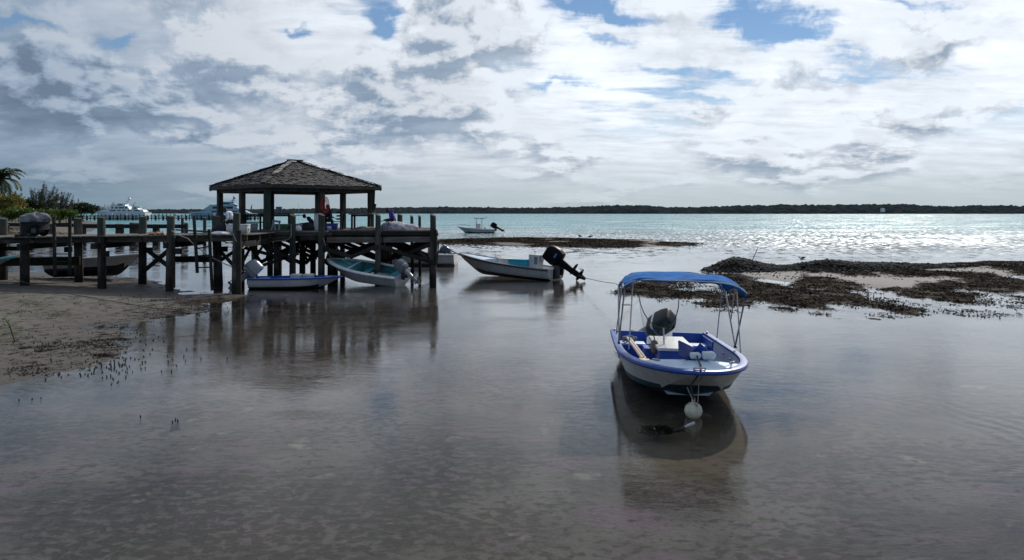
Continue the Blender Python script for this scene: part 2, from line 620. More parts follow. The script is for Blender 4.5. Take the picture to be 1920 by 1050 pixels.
def sdf(poly, x, y):
    """signed distance, positive inside"""
    d = np.full(x.shape, 1e9); ins = np.zeros(x.shape, dtype=bool)
    n = len(poly)
    for i in range(n):
        ax, ay = poly[i]; bx, by = poly[(i + 1) % n]
        ex, ey = bx - ax, by - ay
        wx, wy = x - ax, y - ay
        t = np.clip((wx * ex + wy * ey) / (ex * ex + ey * ey + 1e-12), 0, 1)
        d = np.minimum(d, (wx - ex * t) ** 2 + (wy - ey * t) ** 2)
        cr = ((ay > y) != (by > y)) & (x < (bx - ax) * (y - ay) / (by - ay + 1e-12) + ax)
        ins ^= cr
    d = np.sqrt(d)
    return np.where(ins, d, -d)


def W(lst):
    return [tuple(P(a, b)[:2]) for a, b in lst]


def sst(v, a, b):
    t = np.clip((v - a) / (b - a), 0, 1)
    return t * t * (3 - 2 * t)


# ------------------------------------------------------------------ ground (sea bed, beach, tidal flats, land) as one sheet
BEACH = W([(-500, 790), (-100, 745), (0, 722), (60, 707), (130, 692), (200, 664), (240, 640), (268, 613), (330, 593), (400, 581), (455, 567),
           (478, 557), (440, 551), (380, 547), (320, 541), (270, 528), (220, 520), (150, 514), (0, 508), (-400, 503)])
BAR = W([(790, 455), (830, 449), (920, 446), (1010, 445), (1120, 448), (1220, 450), (1312, 457), (1262, 463), (1150, 465), (1040, 464), (930, 460), (850, 458)])
REEF = W([(1120, 548), (1170, 532), (1240, 520), (1330, 508), (1480, 500), (1700, 494), (1920, 489), (2400, 486), (2600, 560), (2100, 600), (1920, 597),
          (1720, 606), (1560, 612), (1400, 603), (1300, 580), (1200, 562)])
WHITE = W([(1370, 512), (1500, 509), (1700, 506), (1880, 500), (1960, 507), (1800, 530), (1720, 545), (1600, 536), (1500, 532), (1420, 524)])
MOUND = W([(1312, 508), (1350, 500), (1440, 501), (1500, 503), (1600, 503), (1700, 502), (1795, 498), (1800, 503), (1700, 511), (1600, 514), (1500, 511), (1400, 512), (1330, 512)])
LAND = [(-700, 85), (-95, 92), (-74, 97), (-66, 112), (-84, 150), (-136, 250), (-300, 420), (-900, 600)]


def weed_mask(x, y):
    sr = sdf(REEF, x, y)
    st = fbm(x * .32, y * .16, 6, 31) + .45 * fbm(x * 1.3, y * .6, 5, 77) - .22
    # density falls towards the right and near end
    lf = np.exp(-(((x - 9.5) / 6.5) ** 2 + ((y - 36) / 6.0) ** 2))
    lf2 = np.exp(-(((x - 15) / 8) ** 2 + ((y - 32) / 3.0) ** 2))
    lf3 = np.exp(-(((x - 32) / 10) ** 2 + ((y - 46) / 5.0) ** 2))
    v = st + .20 * lf + .13 * lf2 + .14 * lf3 + .012
    v = v * sst(sr, -1.4, 1.2) - .13 * sst(sdf(WHITE, x, y), -.3, 1.2)
    return v


def height(x, y):
    d = np.hypot(x, y)
    base = -.16 - .22 * sst(d, 26, 60) - 1.4 * sst(d, 90, 260) + (fbm(x * .25, y * .25, 4, 3) - .5) * .16
    n1 = fbm(x * .35, y * .35, 5, 11) - .5
    n2 = fbm(x * 1.6, y * 1.6, 4, 12) - .5
    sb_ = sdf(BEACH, x, y)
    hb = np.clip(np.where(sb_ > 0, .016 * sb_ + .034 * np.maximum(sb_ - 1.8, 0), sb_ * .045), -.4, .5) + n1 * .10 + n2 * .035
    hm = np.clip(sdf(BAR, x, y) * .03, -.4, .10) + n1 * .10 + n2 * .03
    sr = sdf(REEF, x, y)
    hr = np.clip(sr * .04, -.4, -.06) + (fbm(x * .45, y * .22, 5, 21) - .5) * .22 + n2 * .02
    hr = hr + .15 * sst(sdf(WHITE, x, y), -.8, 1.0)
    hr = hr + .085 * sst(weed_mask(x, y), .42, .50)
    hmo = mound_h(x, y)
    hl = np.clip(sdf(LAND, x, y) * .16, -1.6, 1.55) + n1 * .25
    h = np.maximum.reduce([base, hb, hm, hr, hl])
    return np.maximum(h, hmo - .02)


def mound_h(x, y):
    s = sdf(MOUND, x, y)
    px = 960 + F * x / y
    prof = .52 * np.exp(-((px - 1378) / 52) ** 2) + .36 * np.exp(-((px - 1545) / 55) ** 2) + .27 * np.exp(-((px - 1660) / 110) ** 2) + .12
    return np.where(s > -.4, prof * sst(s, -.4, 1.3), -1.)


ds = 3.2 * np.exp(np.arange(0, 620) * .0079)
us = np.linspace(-1.15, 1.15, 440)
D_, U_ = np.meshgrid(ds, us, indexing='ij')
X_, Y_ = U_ * D_, D_
Z_ = height(X_, Y_)
nr, nc = D_.shape
idx = np.arange(nr * nc).reshape(nr, nc)
quads = np.stack([idx[:-1, :-1], idx[:-1, 1:], idx[1:, 1:], idx[1:, :-1]], -1).reshape(-1, 4)


def ground_mat():
    m = bpy.data.materials.new('ground')
    m.use_nodes = True
    t = NT(m.node_tree)
    b = t.n['Principled BSDF']
    pos = t.new('ShaderNodeNewGeometry').outputs['Position']
    x, y, z = t.sep(pos)[:]

    def at(nm):
        nd = t.new('ShaderNodeAttribute'); nd.attribute_name = nm
        return nd.outputs['Fac']
    n_l = t.noise(pos, .55, 5, .6)
    n_m = t.noise(pos, 2.6, 6, .62)
    n_f = t.noise(pos, 18., 5, .65)
    n_g = t.noise(pos, 70., 3, .6)
    sand = t.mix(t.ss(n_m, .35, .65), (.155, .138, .122), (.098, .087, .078))
    sand = t.mix(t.ss(n_f, .55, .70, 0, .55), sand, (.075, .06, .05))
    sand = t.mix(t.ss(n_g, .62, .72, 0, .5), sand, (.40, .36, .32))
    # sea bed: greyer, with mauve algal film and pale bare spots
    bed = t.mix(t.ss(n_l, .40, .62), (.165, .150, .134), (.066, .058, .060))
    mv = t.noise(t.v('MULTIPLY', pos, (1., 1.6, 1.)), .8, 6, .68)
    bed = t.mix(t.ss(mv, .50, .64, 0, .9), bed, (.22, .115, .19))
    bed = t.mix(t.ss(t.noise(pos, 1.1, 4, .5), .64, .72, 0, .75), bed, (.44, .38, .30))
    fleck = t.m('MULTIPLY', t.ss(n_f, .50, .62), t.ss(t.noise(pos, 1.9, 4, .6), .46, .58))
    bed = t.mix(t.m('MULTIPLY', fleck, .75), bed, (.016, .013, .013))
    cl = t.noise(t.v('MULTIPLY', pos, (1., 1.3, 1.)), 5.5, 6, .66)
    ar = t.noise(pos, .42, 4, .55)
    tuft = t.ss(t.m('ADD', cl, t.m('MULTIPLY', t.m('SUBTRACT', ar, .5), .55)), .50, .57)
    bed = t.mix(t.m('MULTIPLY', tuft, .92), bed, (.012, .009, .010))
    wd = at('weed')  # weed, together with dark cloud reflection painted into the bed colour
    weed_refl_mix = t.m('MULTIPLY', t.m('MULTIPLY', wd, t.ss(cl, .42, .52, .12, 1.)), t.ss(t.m('ADD', n_f, t.m('MULTIPLY', n_m, .6)), .52, .76, .55, 1.))
    bed = t.mix(weed_refl_mix, bed, (.008, .007, .008))
    bed = t.mix(t.m('MULTIPLY', at('tan'), .85), bed, t.mix(n_m, (.30, .235, .14), (.17, .13, .075)))
    col = t.mix(t.ss(t.m('ADD', z, t.m('MULTIPLY', n_m, .06)), -.01, .06), bed, sand)
    col = t.mix(t.ss(t.m('ADD', z, t.m('MULTIPLY', n_m, .10)), .05, .24, .62, 0.), col, t.mix(n_f, (.055, .045, .038), (.10, .085, .072)))
    white = t.mix(n_f, (.40, .37, .345), (.20, .18, .165))
    col = t.mix(at('white'), col, white)
    col = t.mix(at('mud'), col, t.mix(n_f, (.014, .010, .007), (.040, .027, .017)))
    col = t.mix(at('land'), col, t.mix(n_m, (.05, .06, .03), (.12, .10, .07)))
    t.put(b.inputs['Base Color'], col)
    wet = t.ss(t.m('ADD', z, t.m('MULTIPLY', n_m, .10)), .06, .22)
    t.put(b.inputs['Roughness'], t.m('ADD', .58, t.m('MAXIMUM', t.m('MULTIPLY', wet, .32), t.m('MULTIPLY', at('white'), .32))))
    t.put(b.inputs['Specular IOR Level'], t.m('MULTIPLY', t.ss(z, -.03, .03, .0, .13), t.m('SUBTRACT', 1.0, t.m('MULTIPLY', at('mud'), .93))))
    bp = t.new('ShaderNodeBump')
    bp.inputs['Strength'].default_value = .55
    bp.inputs['Distance'].default_value = .08
    t.put(bp.inputs['Height'], t.m('ADD', t.m('MULTIPLY', n_m, .8), t.m('MULTIPLY', n_f, .35)))
    t.l.new(bp.outputs[0], b.inputs['Normal'])
    return m


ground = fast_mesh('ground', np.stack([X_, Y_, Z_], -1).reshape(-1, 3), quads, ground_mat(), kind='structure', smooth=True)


def fattr(me, nm, arr):
    a = me.attributes.new(nm, 'FLOAT', 'POINT')
    a.data.foreach_set('value', np.clip(arr, 0, 1).astype(np.float32).ravel())


def gell(px, py, sx, sy):
    c = P(px, py, -.2)
    ax = sx / F * c.y
    ay = abs(P(px, py + sy, -.2).y - c.y)
    return np.exp(-((X_ - c.x) / ax) ** 2 - ((Y_ - c.y) / ay) ** 2)


weed_refl = (1.6 * gell(600, 615, 280, 55) + 1.25 * gell(350, 960, 330, 95) + gell(840, 870, 170, 75) + .9 * gell(620, 1000, 240, 60) + .55 * gell(1270, 905, 110, 40) + .5 * gell(1700, 980, 260, 60)
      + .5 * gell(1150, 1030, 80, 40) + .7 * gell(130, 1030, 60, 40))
weed_refl = sst(weed_refl * (.25 + 1.5 * fbm(X_ * .8, Y_ * .8, 5, 41)), .32, .80)  # ragged weed patches, partly dark cloud reflections painted onto the bed
fattr(ground.data, 'weed', np.maximum(weed_refl, .8 * sst(fbm(X_ * .22, Y_ * .22, 5, 51), .60, .74)))
fattr(ground.data, 'tan', np.clip(gell(1275, 805, 150, 45) + .5 * gell(1270, 880, 120, 40), 0, 1) * (.5 + fbm(X_ * 1.4, Y_ * 1.4, 4, 61)))
fattr(ground.data, 'white', .95 * sst(sdf(WHITE, X_, Y_), -.6, .8) * (Z_ > -.05))
mud = np.maximum.reduce([sst(weed_mask(X_, Y_), .40, .455), sst(sdf(BAR, X_, Y_), -1.5, 1.5) * sst(fbm(X_ * .2, Y_ * .12, 4, 8), .25, .42),
                         sst(mound_h(X_, Y_), .02, .12),
                         .85 * sst(gell(430, 577, 130, 10) + .8 * gell(230, 522, 170, 6) * 1.2 + .7 * gell(480, 560, 60, 20), .35, .8) * sst(fbm(X_ * 1.2, Y_ * .8, 4, 5), .3, .6)])
fattr(ground.data, 'mud', mud)
fattr(ground.data, 'land', sst(sdf(LAND, X_, Y_), 4, 9))


# ------------------------------------------------------------------ water
def water_mat():
    m = bpy.data.materials.new('sea_water')
    m.use_nodes = True
    t = NT(m.node_tree)
    t.n.clear()
    o = t.new('ShaderNodeOutputMaterial')
    pos = t.new('ShaderNodeNewGeometry').outputs['Position']
    x, y, z = t.sep(pos)[:]
    d = t.v('LENGTH', pos)
    far = t.ss(d, 42, 130)
    # near ripples: short-crested wavelets across the view, in gusty patches
    gust = t.ss(t.noise(t.v('MULTIPLY', pos, (.10, .16, 1)), 1., 4, .6), .36, .66, .30, 1.25)
    pw = t.v('ADD', pos, t.v('SCALE', t.v('SUBTRACT', t.noise(pos, .35, 2, .5, 'Color'), (.5, .5, .5)), scale=1.6))
    r1 = t.noise(t.v('MULTIPLY', pw, (1.5, 4.2, 1)), 1.5, 3, .5)
    r2 = t.noise(t.v('MULTIPLY', pw, (3.0, 7.0, 1)), 3.2, 3, .55)
    # curved wavelets spreading in the shallows on the sunny side
    cen = P(1560, 800)
    rr = t.v('LENGTH', t.v('SUBTRACT', pw, (cen.x, cen.y, 0)))
    rings = t.m('SINE', t.m('MULTIPLY', rr, 17.))
    rmask = t.m('MULTIPLY', t.m('MULTIPLY', t.ss(rr, 1.0, 2.2), t.ss(rr, 5.0, 2.6)), t.ss(x, cen.x + .4, cen.x + 1.6))
    h = t.m('ADD', t.m('MULTIPLY', r1, .0046), t.m('MULTIPLY', r2, .0028))
    h = t.m('MULTIPLY', h, gust)
    h = t.m('ADD', h, t.m('MULTIPLY', t.m('MULTIPLY', rings, rmask), .0007))
    bp = t.new('ShaderNodeBump')
    bp.inputs['Strength'].default_value = 1.0
    bp.inputs['Distance'].default_value = 1.0
    t.put(bp.inputs['Height'], h)
    # open-water chop as slope noise (does not smear with distance)
    c1 = t.v('SUBTRACT', t.noise(t.v('MULTIPLY', pos, (1., .55, 1)), 1.1, 4, .65, 'Color'), (.5, .5, .5))
    c1 = t.v('MULTIPLY', c1, (1., 1., 0.))
    swell = t.ss(t.noise(t.v('MULTIPLY', pos, (.02, .06, 1)), 1., 4, .6), .34, .62, .45, 1.0)
    amp = t.m('MULTIPLY', t.m('MULTIPLY', far, swell), 2.4)
    nrm = t.v('NORMALIZE', t.v('ADD', bp.outputs[0], t.v('SCALE', c1, scale=amp)))
    inc = t.new('ShaderNodeNewGeometry').outputs['Incoming']
    cosi = t.m('ABSOLUTE', t.v('DOT_PRODUCT', nrm, inc), clamp=True)
    fres = t.m('MINIMUM', .95, t.m('ADD', .010, t.m('MULTIPLY', 1.25, t.m('POWER', t.m('SUBTRACT', 1.0, cosi), 6.8))))
    ff = t.m('MULTIPLY', fres, t.ss(d, 60, 200, 1.0, .72), clamp=True)
    gl = t.new('ShaderNodeBsdfGlossy'); gl.inputs['Color'].default_value = (1, 1, 1, 1)
    # capillary-ruffled facets between slick ones: these catch the sun
    sp1 = t.noise(t.v('MULTIPLY', pos, (2.6, .5, 1)), 1.15, 2, .5)
    sp2 = t.noise(t.v('MULTIPLY', pos, (.06, .05, 1)), 1., 4, .6)
    spk = t.ss(t.m('ADD', sp1, t.m('MULTIPLY', t.m('SUBTRACT', sp2, .5), .35)), .53, .62)
    spk = t.m('MULTIPLY', spk, t.ss(d, 46, 95))
    t.put(gl.inputs['Roughness'], t.m('ADD', .012, t.m('ADD', t.m('MULTIPLY', far, .045), t.m('MULTIPLY', spk, .25))))
    t.l.new(nrm, gl.inputs['Normal'])
    tr = t.new('ShaderNodeBsdfTransparent'); tr.inputs[0].default_value = (.90, .92, .90, 1)
    df = t.new('ShaderNodeBsdfDiffuse')
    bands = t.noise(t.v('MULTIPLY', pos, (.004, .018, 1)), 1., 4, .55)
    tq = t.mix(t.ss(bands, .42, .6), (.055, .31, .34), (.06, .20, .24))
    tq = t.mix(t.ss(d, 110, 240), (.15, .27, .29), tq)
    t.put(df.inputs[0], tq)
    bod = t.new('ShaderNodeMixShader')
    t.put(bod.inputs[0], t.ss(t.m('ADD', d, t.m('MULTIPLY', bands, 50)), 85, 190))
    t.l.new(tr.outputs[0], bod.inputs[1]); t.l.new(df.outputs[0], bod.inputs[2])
    mxs = t.new('ShaderNodeMixShader')
    t.put(mxs.inputs[0], ff)
    t.l.new(bod.outputs[0], mxs.inputs[1]); t.l.new(gl.outputs[0], mxs.inputs[2])
    t.l.new(mxs.outputs[0], o.inputs[0])
    return m


wx = [-6000, -1500, -400, -100, 0, 100, 400, 1500, 6000]
wy = [-30, 0, 40, 120, 400, 1200, 4000, 9000]
wv = [(a, b, 0.0) for b in wy for a in wx]
wf = [(j * 9 + i, j * 9 + i + 1, (j + 1) * 9 + i + 1, (j + 1) * 9 + i) for j in range(len(wy) - 1) for i in range(8)]
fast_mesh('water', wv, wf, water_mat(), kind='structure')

# ------------------------------------------------------------------ far shore
hill_prof = [(-300, 395), (100, 394), (480, 394), (560, 393), (640, 392.5), (740, 391), (830, 389.5), (900, 391), (1000, 392), (1080, 390), (1160, 386.5), (1200, 387.5), (1260, 391),
             (1330, 390), (1400, 387.5), (1460, 386), (1530, 386.5), (1600, 386), (1690, 385), (1730, 387.5), (1790, 389.5), (1820, 388), (1870, 387.5), (1920, 388.5),
             (2050, 386), (2300, 389), (2700, 392)]


def make_hills():
    hp = np.array(hill_prof)
    cols = np.linspace(-300, 2700, 1500)
    top = np.interp(cols, hp[:, 0], hp[:, 1])
    rows = np.linspace(0, 1, 18)
    D0 = np.interp(cols, [-300, 500, 900, 1200, 2700], [3600, 3400, 2900, 2400, 2300])
    Cc, Rr = np.meshgrid(cols, rows)
    D = D0[None, :] * (1 + .16 * Rr)
    Xh = (Cc - 960) / F * D
    ht = (HY - top)[None, :] / F * D0[None, :] * 1.12 + CH
    shape = np.clip(Rr / .75, 0, 1) ** .55
    canopy = ((fbm(Xh * .05, D * .03, 5, 90) - .45) * 12 + (vnoise(Xh * .12, D * .05, 5) - .5) * 8) * np.clip(Rr * 6, 0, 1)
    Zh = ht * shape + canopy - 1.0 + 1.0 * np.clip(Rr * 10, 0, 1) + np.clip(Rr * 10, 0, 1) * 2.
    Zh[0, :] = -1.
    n = len(cols)
    ii = np.arange(Zh.size).reshape(Zh.shape)
    q = np.stack([ii[:-1, :-1], ii[:-1, 1:], ii[1:, 1:], ii[1:, :-1]], -1).reshape(-1, 4)
    m = bpy.data.materials.new('wooded_hills')
    m.use_nodes = True
    t = NT(m.node_tree)
    b = t.n['Principled BSDF']
    pos = t.new('ShaderNodeNewGeometry').outputs['Position']
    n1 = t.noise(pos, .035, 6, .65)
    t.put(b.inputs['Base Color'], t.mix(t.ss(n1, .4, .62), (.016, .023, .028), (.034, .042, .044)))
    b.inputs['Roughness'].default_value = .95
    b.inputs['Specular IOR Level'].default_value = 0.
    b.inputs['Roughness'].default_value = 1.
    fast_mesh('hills', np.stack([Xh, D, Zh], -1).reshape(-1, 3), q, m, kind='structure')


make_hills()
h_loc = Vector(((1655 - 960) / F * 2380, 2380, 8.5))
t_ = thing('shore_house', 'tiny white house among the trees on the far wooded shore', 'house', h_loc)
MB().box(h_loc + Vector((0, 0, 2.5)), (11, 8, 9)).build('wall', M_YACHT, t_)
MB().add([h_loc + Vector(v) for v in ((-6, -4.6, 7), (6, -4.6, 7), (6, 4.6, 7), (-6, 4.6, 7), (-4, 0, 9.5), (4, 0, 9.5))],
         [[0, 1, 5, 4], [2, 3, 4, 5], [1, 2, 5], [3, 0, 4], [3, 2, 1, 0]]).build('roof', M_CONC, t_)
for wx_ in (-3, 0, 3):
    MB().box(h_loc + Vector((wx_, -4.03, 4.6)), (1.3, .1, 1.6)).build('window', M_GLASS, t_)

# ------------------------------------------------------------------ wooden pier
DZ = 2.54                                   # deck level of the platform


def pile_mb(x, y, z0, z1, r, cut=.0, lean=(0, 0)):
    b = MB()
    n = 10
    rings = []
    for k_, z in enumerate((z0, (z0 * 2 + z1) / 3, (z0 + z1 * 2) / 3, z1)):
        rr = r * (1.06 - .035 * k_)
        ring = []
        for q in range(n):
            a = 2 * math.pi * q / n
            j = 1 + .05 * math.sin(3 * a + x * 7) + .03 * math.sin(5 * a + k_ + y)
            zz = z + (cut * math.cos(a - 2.6) if k_ == 3 else 0)
            f_ = (z - z0) / (z1 - z0)
            ring.append((x + lean[0] * f_ + rr * j * math.cos(a), y + lean[1] * f_ + rr * j * math.sin(a), zz))
        rings.append(ring)
    b.loft(rings)
    return b


pier = thing('wooden_pier', 'long weathered wooden pier on dark piles running from the beach to the shingled shelter', 'pier', (-12, 36, 0))


def pile(px, ytop, d, r, z0=-.5, cut=.03, m=None, lean=(0, 0)):
    c = Q(px, ytop, d)
    ln_ = (random.gauss(0, .05), random.gauss(0, .05))
    return pile_mb(c.x - ln_[0], d - ln_[1], z0, c.z, r, cut, ln_).build('pile', m or M_PILE, pier)


# walkway front row, back row (photo columns), platform front row
WF = lambda x: 33.2 + (x + 12) * -.055      # walkway front line: nearly straight, a touch farther at the shore end
for px, yt, dd, r in ((-70, 411, 34.4, .2), (46, 409, 34.0, .19), (190, 407, 33.7, .175), (320, 405, 33.2, .17), (444, 399, 32.5, .165),
                      (6, 410, 37.0, .2), (146, 409, 36.9, .19), (268, 406, 36.6, .185), (405, 405, 36.3, .21), (-100, 411, 37.2, .2)):
    pile(px, yt, dd, r)
for px, yt, dd, r in ((549, 403, 36.95, .155), (603, 402, 36.95, .165), (709, 402.5, 36.95, .14), (812, 403, 36.95, .15)):
    pile(px, yt, dd, r, cut=.07)
# doubled pieces scabbed onto old piles
for px, y0, y1, dd, wd in ((448, 432, 553, 32.28, .19), (193, 445, 522, 33.5, .16), (50, 441, 522, 33.8, .2), (817, 430, 498, 36.75, .12), (326, 442, 540, 33.05, .1)):
    a_, b_ = Q(px, y0, dd), Q(px, y1, dd)
    MB().bar(a_, b_, wd, .1, up=Vector((0, 1, 0))).build('sister_board', M_BRACE, pier, bevel=.01)
# far mooring piles standing past the deck
for px, yt, dd, r in ((750, 402, 44.8, .16), (772, 405, 45.5, .1), (787, 405, 45.5, .09)):
    pile(px, yt, dd, r, cut=.06)
# hidden rows under the platform, up to the deck
rows_x = (-13.2, -10.7, -9.36, -6.5, -3.85)
for yy in (39.6, 43.0, 46.3):
    for xx in rows_x:
        pile_mb(xx - (yy - 37) * .125 + random.uniform(-.15, .15), yy, -.5, DZ - .1, .16, 0).build('pile', M_PILE, pier)
pile_mb(-13.2, 36.4, -.5, DZ - .1, .16, 0).build('pile', M_PILE, pier)
pile_mb(-12.0, 38.0, -.5, DZ - .1, .13, 0).build('pile', M_PILE, pier)


def deckz(x):                                # the old walkway sags towards the beach
    return DZ - .02 if x > -12 else DZ - .02 + (x + 12) * .012


# planks: each a part, sharing one mesh per size
PW = .148
proto = MB().box((0, 0, 0), (PW - .012, 3.9, .05)).build('plank', M_PLANK, pier, bevel=.006, local=True)
pl_me = proto.data
bpy.data.objects.remove(proto)


def put_plank(me, x, y, z, rz, ry=0.):
    o = bpy.data.objects.new('plank', me)
    C.objects.link(o)
    o.parent = pier
    o.location = Vector((x, y, z)) - Vector((-12, 36, 0))
    o.rotation_euler = (0, ry, rz)
    MW[o] = MW[pier]
    return o


x = -31.5
while x < -11.75:
    put_plank(pl_me, x, 35.1 + (x + 12) * -.04 + random.uniform(-.05, .05), deckz(x) + random.uniform(-.008, .008), random.gauss(0, .006), random.gauss(0, .01))
    x += PW
proto = MB().box((0, 0, 0), (9.75, PW - .012, .05)).build('plank', M_PLANK, pier, bevel=.006, local=True)
pl2 = proto.data
bpy.data.objects.remove(proto)
y = 37.2
while y < 46.7:
    put_plank(pl2, -8.6 - (y - 37.2) * .125 + random.uniform(-.06, .06), y, DZ + .012 + random.uniform(-.006, .006), random.gauss(0, .0015))
    y += PW
# stringers, caps, fascia boards
B = lambda a, b, wd, ht, nm, m: MB().bar(a, b, wd, ht, up=Vector((0, 0, 1))).build(nm, m, pier, bevel=.012)
for yo in (0., 1.7, 3.2):
    for (xa, xb) in ((-31.5, -26.1), (-26.05, -21.6), (-21.55, -16.6), (-16.55, -11.8)):
        ya, yb = WF(xa) + .1 + yo, WF(xb) + .1 + yo
        B((xa, ya, deckz(xa) - .16), (xb, yb, deckz(xb) - .16), .09, .24, 'stringer', M_BEAM)
for xx in (-26.3, -22.0, -18.6, -15.3, -12.0):
    y0 = WF(xx)
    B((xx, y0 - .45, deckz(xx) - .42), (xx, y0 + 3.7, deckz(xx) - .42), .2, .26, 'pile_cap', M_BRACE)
B((-13.3, 37.05, DZ - .10), (-8.9, 37.07, DZ - .10), .08, .15, 'stringer', M_BEAM)
B((-8.85, 37.03, DZ - .09), (-3.75, 37.05, DZ - .09), .08, .14, 'stringer', M_BRACE)
B((-9.2, 37.06, DZ - .385), (-6.45, 37.06, DZ - .385), .07, .29, 'fascia_board', M_RUSTB)
B((-6.4, 37.07, DZ - .375), (-4.0, 37.05, DZ - .36), .07, .28, 'fascia_board', M_RUSTB)
B((-13.25, 37.0, DZ - .30), (-10.85, 37.02, DZ - .29), .06, .17, 'fascia_board', M_BEAM)
B((-10.5, 37.03, DZ - .30), (-9.5, 37.03, DZ - .30), .06, .2, 'fascia_board', M_BRACE)
for yy in (37.25, 39.7, 43.1, 46.4):
    B((-13.4 - (yy - 37) * .125, yy + .12, DZ - .33), (-3.7 - (yy - 37) * .125, yy + .12, DZ - .33), .12, .3, 'pile_cap', M_BRACE)
for xx in np.arange(-13.1, -3.6, 1.05):
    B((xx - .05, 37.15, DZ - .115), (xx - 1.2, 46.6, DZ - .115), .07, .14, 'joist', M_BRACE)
# loose upper edge boards of the platform near the shelter
B((-13.3, 37.0, DZ + .07), (-10.75, 37.2, DZ + .10), .16, .05, 'edge_board', M_PLANK)
B((-9.1, 37.15, DZ + .075), (-6.6, 37.17, DZ + .075), .22, .07, 'edge_board', M_PLANK)
B((-6.4, 37.12, DZ + .07), (-4.0, 37.12, DZ + .06), .2, .07, 'edge_board', M_PLANK)


def qbar(p0, p1, wd, ht, nm='brace', m=None):
    return MB().bar(Q(*p0), Q(*p1), wd, ht, up=Vector((0, 1, 0))).build(nm, m or M_BRACE, pier, bevel=.01)


# cross braces seen from the front
for a_, b_, wd in (((606, 465, 36.8), (655, 481, 36.8), .2), ((709, 461, 36.75), (655, 483, 36.75), .2), ((714, 463, 36.72), (818, 494, 36.72), .2),
                   ((806, 459, 36.95), (768, 474, 37.2), .18), ((272, 466, 36.3), (326, 507, 33.4), .2), ((320, 466, 33.3), (270, 508, 36.5), .2),
                   ((490, 455, 36.5), (545, 490, 36.5), .2), ((560, 475, 36.5), (470, 505, 36.5), .16), ((450, 462, 36.6), (515, 480, 36.6), .16),
                   ((412, 470, 36.5), (440, 500, 33.0), .16), ((441, 470, 36.2), (405, 494, 36.4), .16)):
    qbar(a_, b_, wd, .07)
for yy in (39.5, 42.9, 46.2):
    for x0, x1 in ((-13.2, -10.7), (-10.7, -9.36), (-9.36, -6.5), (-6.5, -3.85)):
        z0, z1 = (DZ - .5, .8) if random.random() < .5 else (.9, DZ - .55)
        k0 = (yy - 37) * .125
        B((x0 - k0, yy - .2, z0), (x1 - k0, yy - .2, z1), .06, .2, 'brace', M_BRACE)
        B((x0 - k0, yy + .2, z1), (x1 - k0, yy + .2, z0), .06, .2, 'brace', M_BRACE)
for xx in rows_x:
    for y0, y1 in ((36.9, 39.6), (39.6, 43.0), (43.0, 46.3)):
        k0, k1 = (y0 - 37) * .125, (y1 - 37) * .125
        B((xx + .2 - k0, y0, DZ - .6), (xx + .2 - k1, y1, .9), .06, .2, 'brace', M_BRACE)
        B((xx - .2 - k0, y0, .9), (xx - .2 - k1, y1, DZ - .6), .06, .2, 'brace', M_BRACE)
# low walers between the walkway piles
for a_, b_, wd in (((-60, 492, 36.6), (150, 489, 36.6), .42), ((318, 486, 36.4), (412, 486, 36.4), .3), ((60, 466, 36.5), (-40, 466, 36.5), .2)):
    qbar(a_, b_, wd, .1, 'waler')
# short stub blocks bolted to piles
for px, py, dd in ((279, 469, 36.2), (333, 471, 33.1), (128, 468, 36.6), (420, 467, 36.1), (197, 476, 33.5), (57, 445, 33.8), (36, 445, 33.8)):
    MB().box(Q(px, py, dd), (.32, .2, .26)).build('block', M_BRACE, pier, bevel=.02)


def ladder(a0, a1, b0, b1, rungs, label, w0=.13):
    t = thing('ladder', label, 'ladder', (Q(*a1) + Q(*b1)) / 2, group='ladders against the pier')
    for p, q in ((a0, a1), (b0, b1)):
        MB().bar(Q(*p), Q(*q), w0, .07, up=Vector((0, 1, 0))).build('rail', M_BRACE, t, bevel=.008)
    for (fa, fb) in rungs:
        p = Q(*a0).lerp(Q(*a1), fa); q = Q(*b0).lerp(Q(*b1), fb)
        MB().bar(p, q, .05, .05).build('rung', M_BRACE, t)


ladder((101, 406, 32.95), (103, 516, 32.85), (131, 408, 32.95), (131, 515, 32.85), ((.12, .1), (.42, .40), (.64, .64), (.77, .77), (.90, .9)),
       'upright two rail ladder at the shore end of the pier near the net cart')
ladder((364, 411, 32.75), (370, 512, 32.6), (392, 430, 32.9), (398, 545, 32.7), ((.42, .12), (.55, .28), (.68, .42), (.9, .62)),
       'leaning ladder with slanting rungs beside the pile that ties the grey outboard skiff')

# ------------------------------------------------------------------ shelter on the platform
gA, gB, gC = Vector((-12.3, 37.5, 0)), Vector((-7.87, 41.6, 0)), Vector((-16.44, 42.0, 0))
gx = (gB - gA).normalized(); gy = (gC - gA).normalized(); gs = (gB - gA).length
gy = Vector((-gx.y, gx.x, 0))
gcen = gA + (gx + gy) * gs / 2
DT = DZ + .04
shel = thing('shelter', 'open square shelter with weathered hipped shingle roof on wooden posts over the pier platform', 'shelter', (gcen.x, gcen.y, DT))
BB = 4.60


def G(u, v, z):
    return Vector((gA.x, gA.y, z)) + gx * (u * gs) + gy * (v * gs)


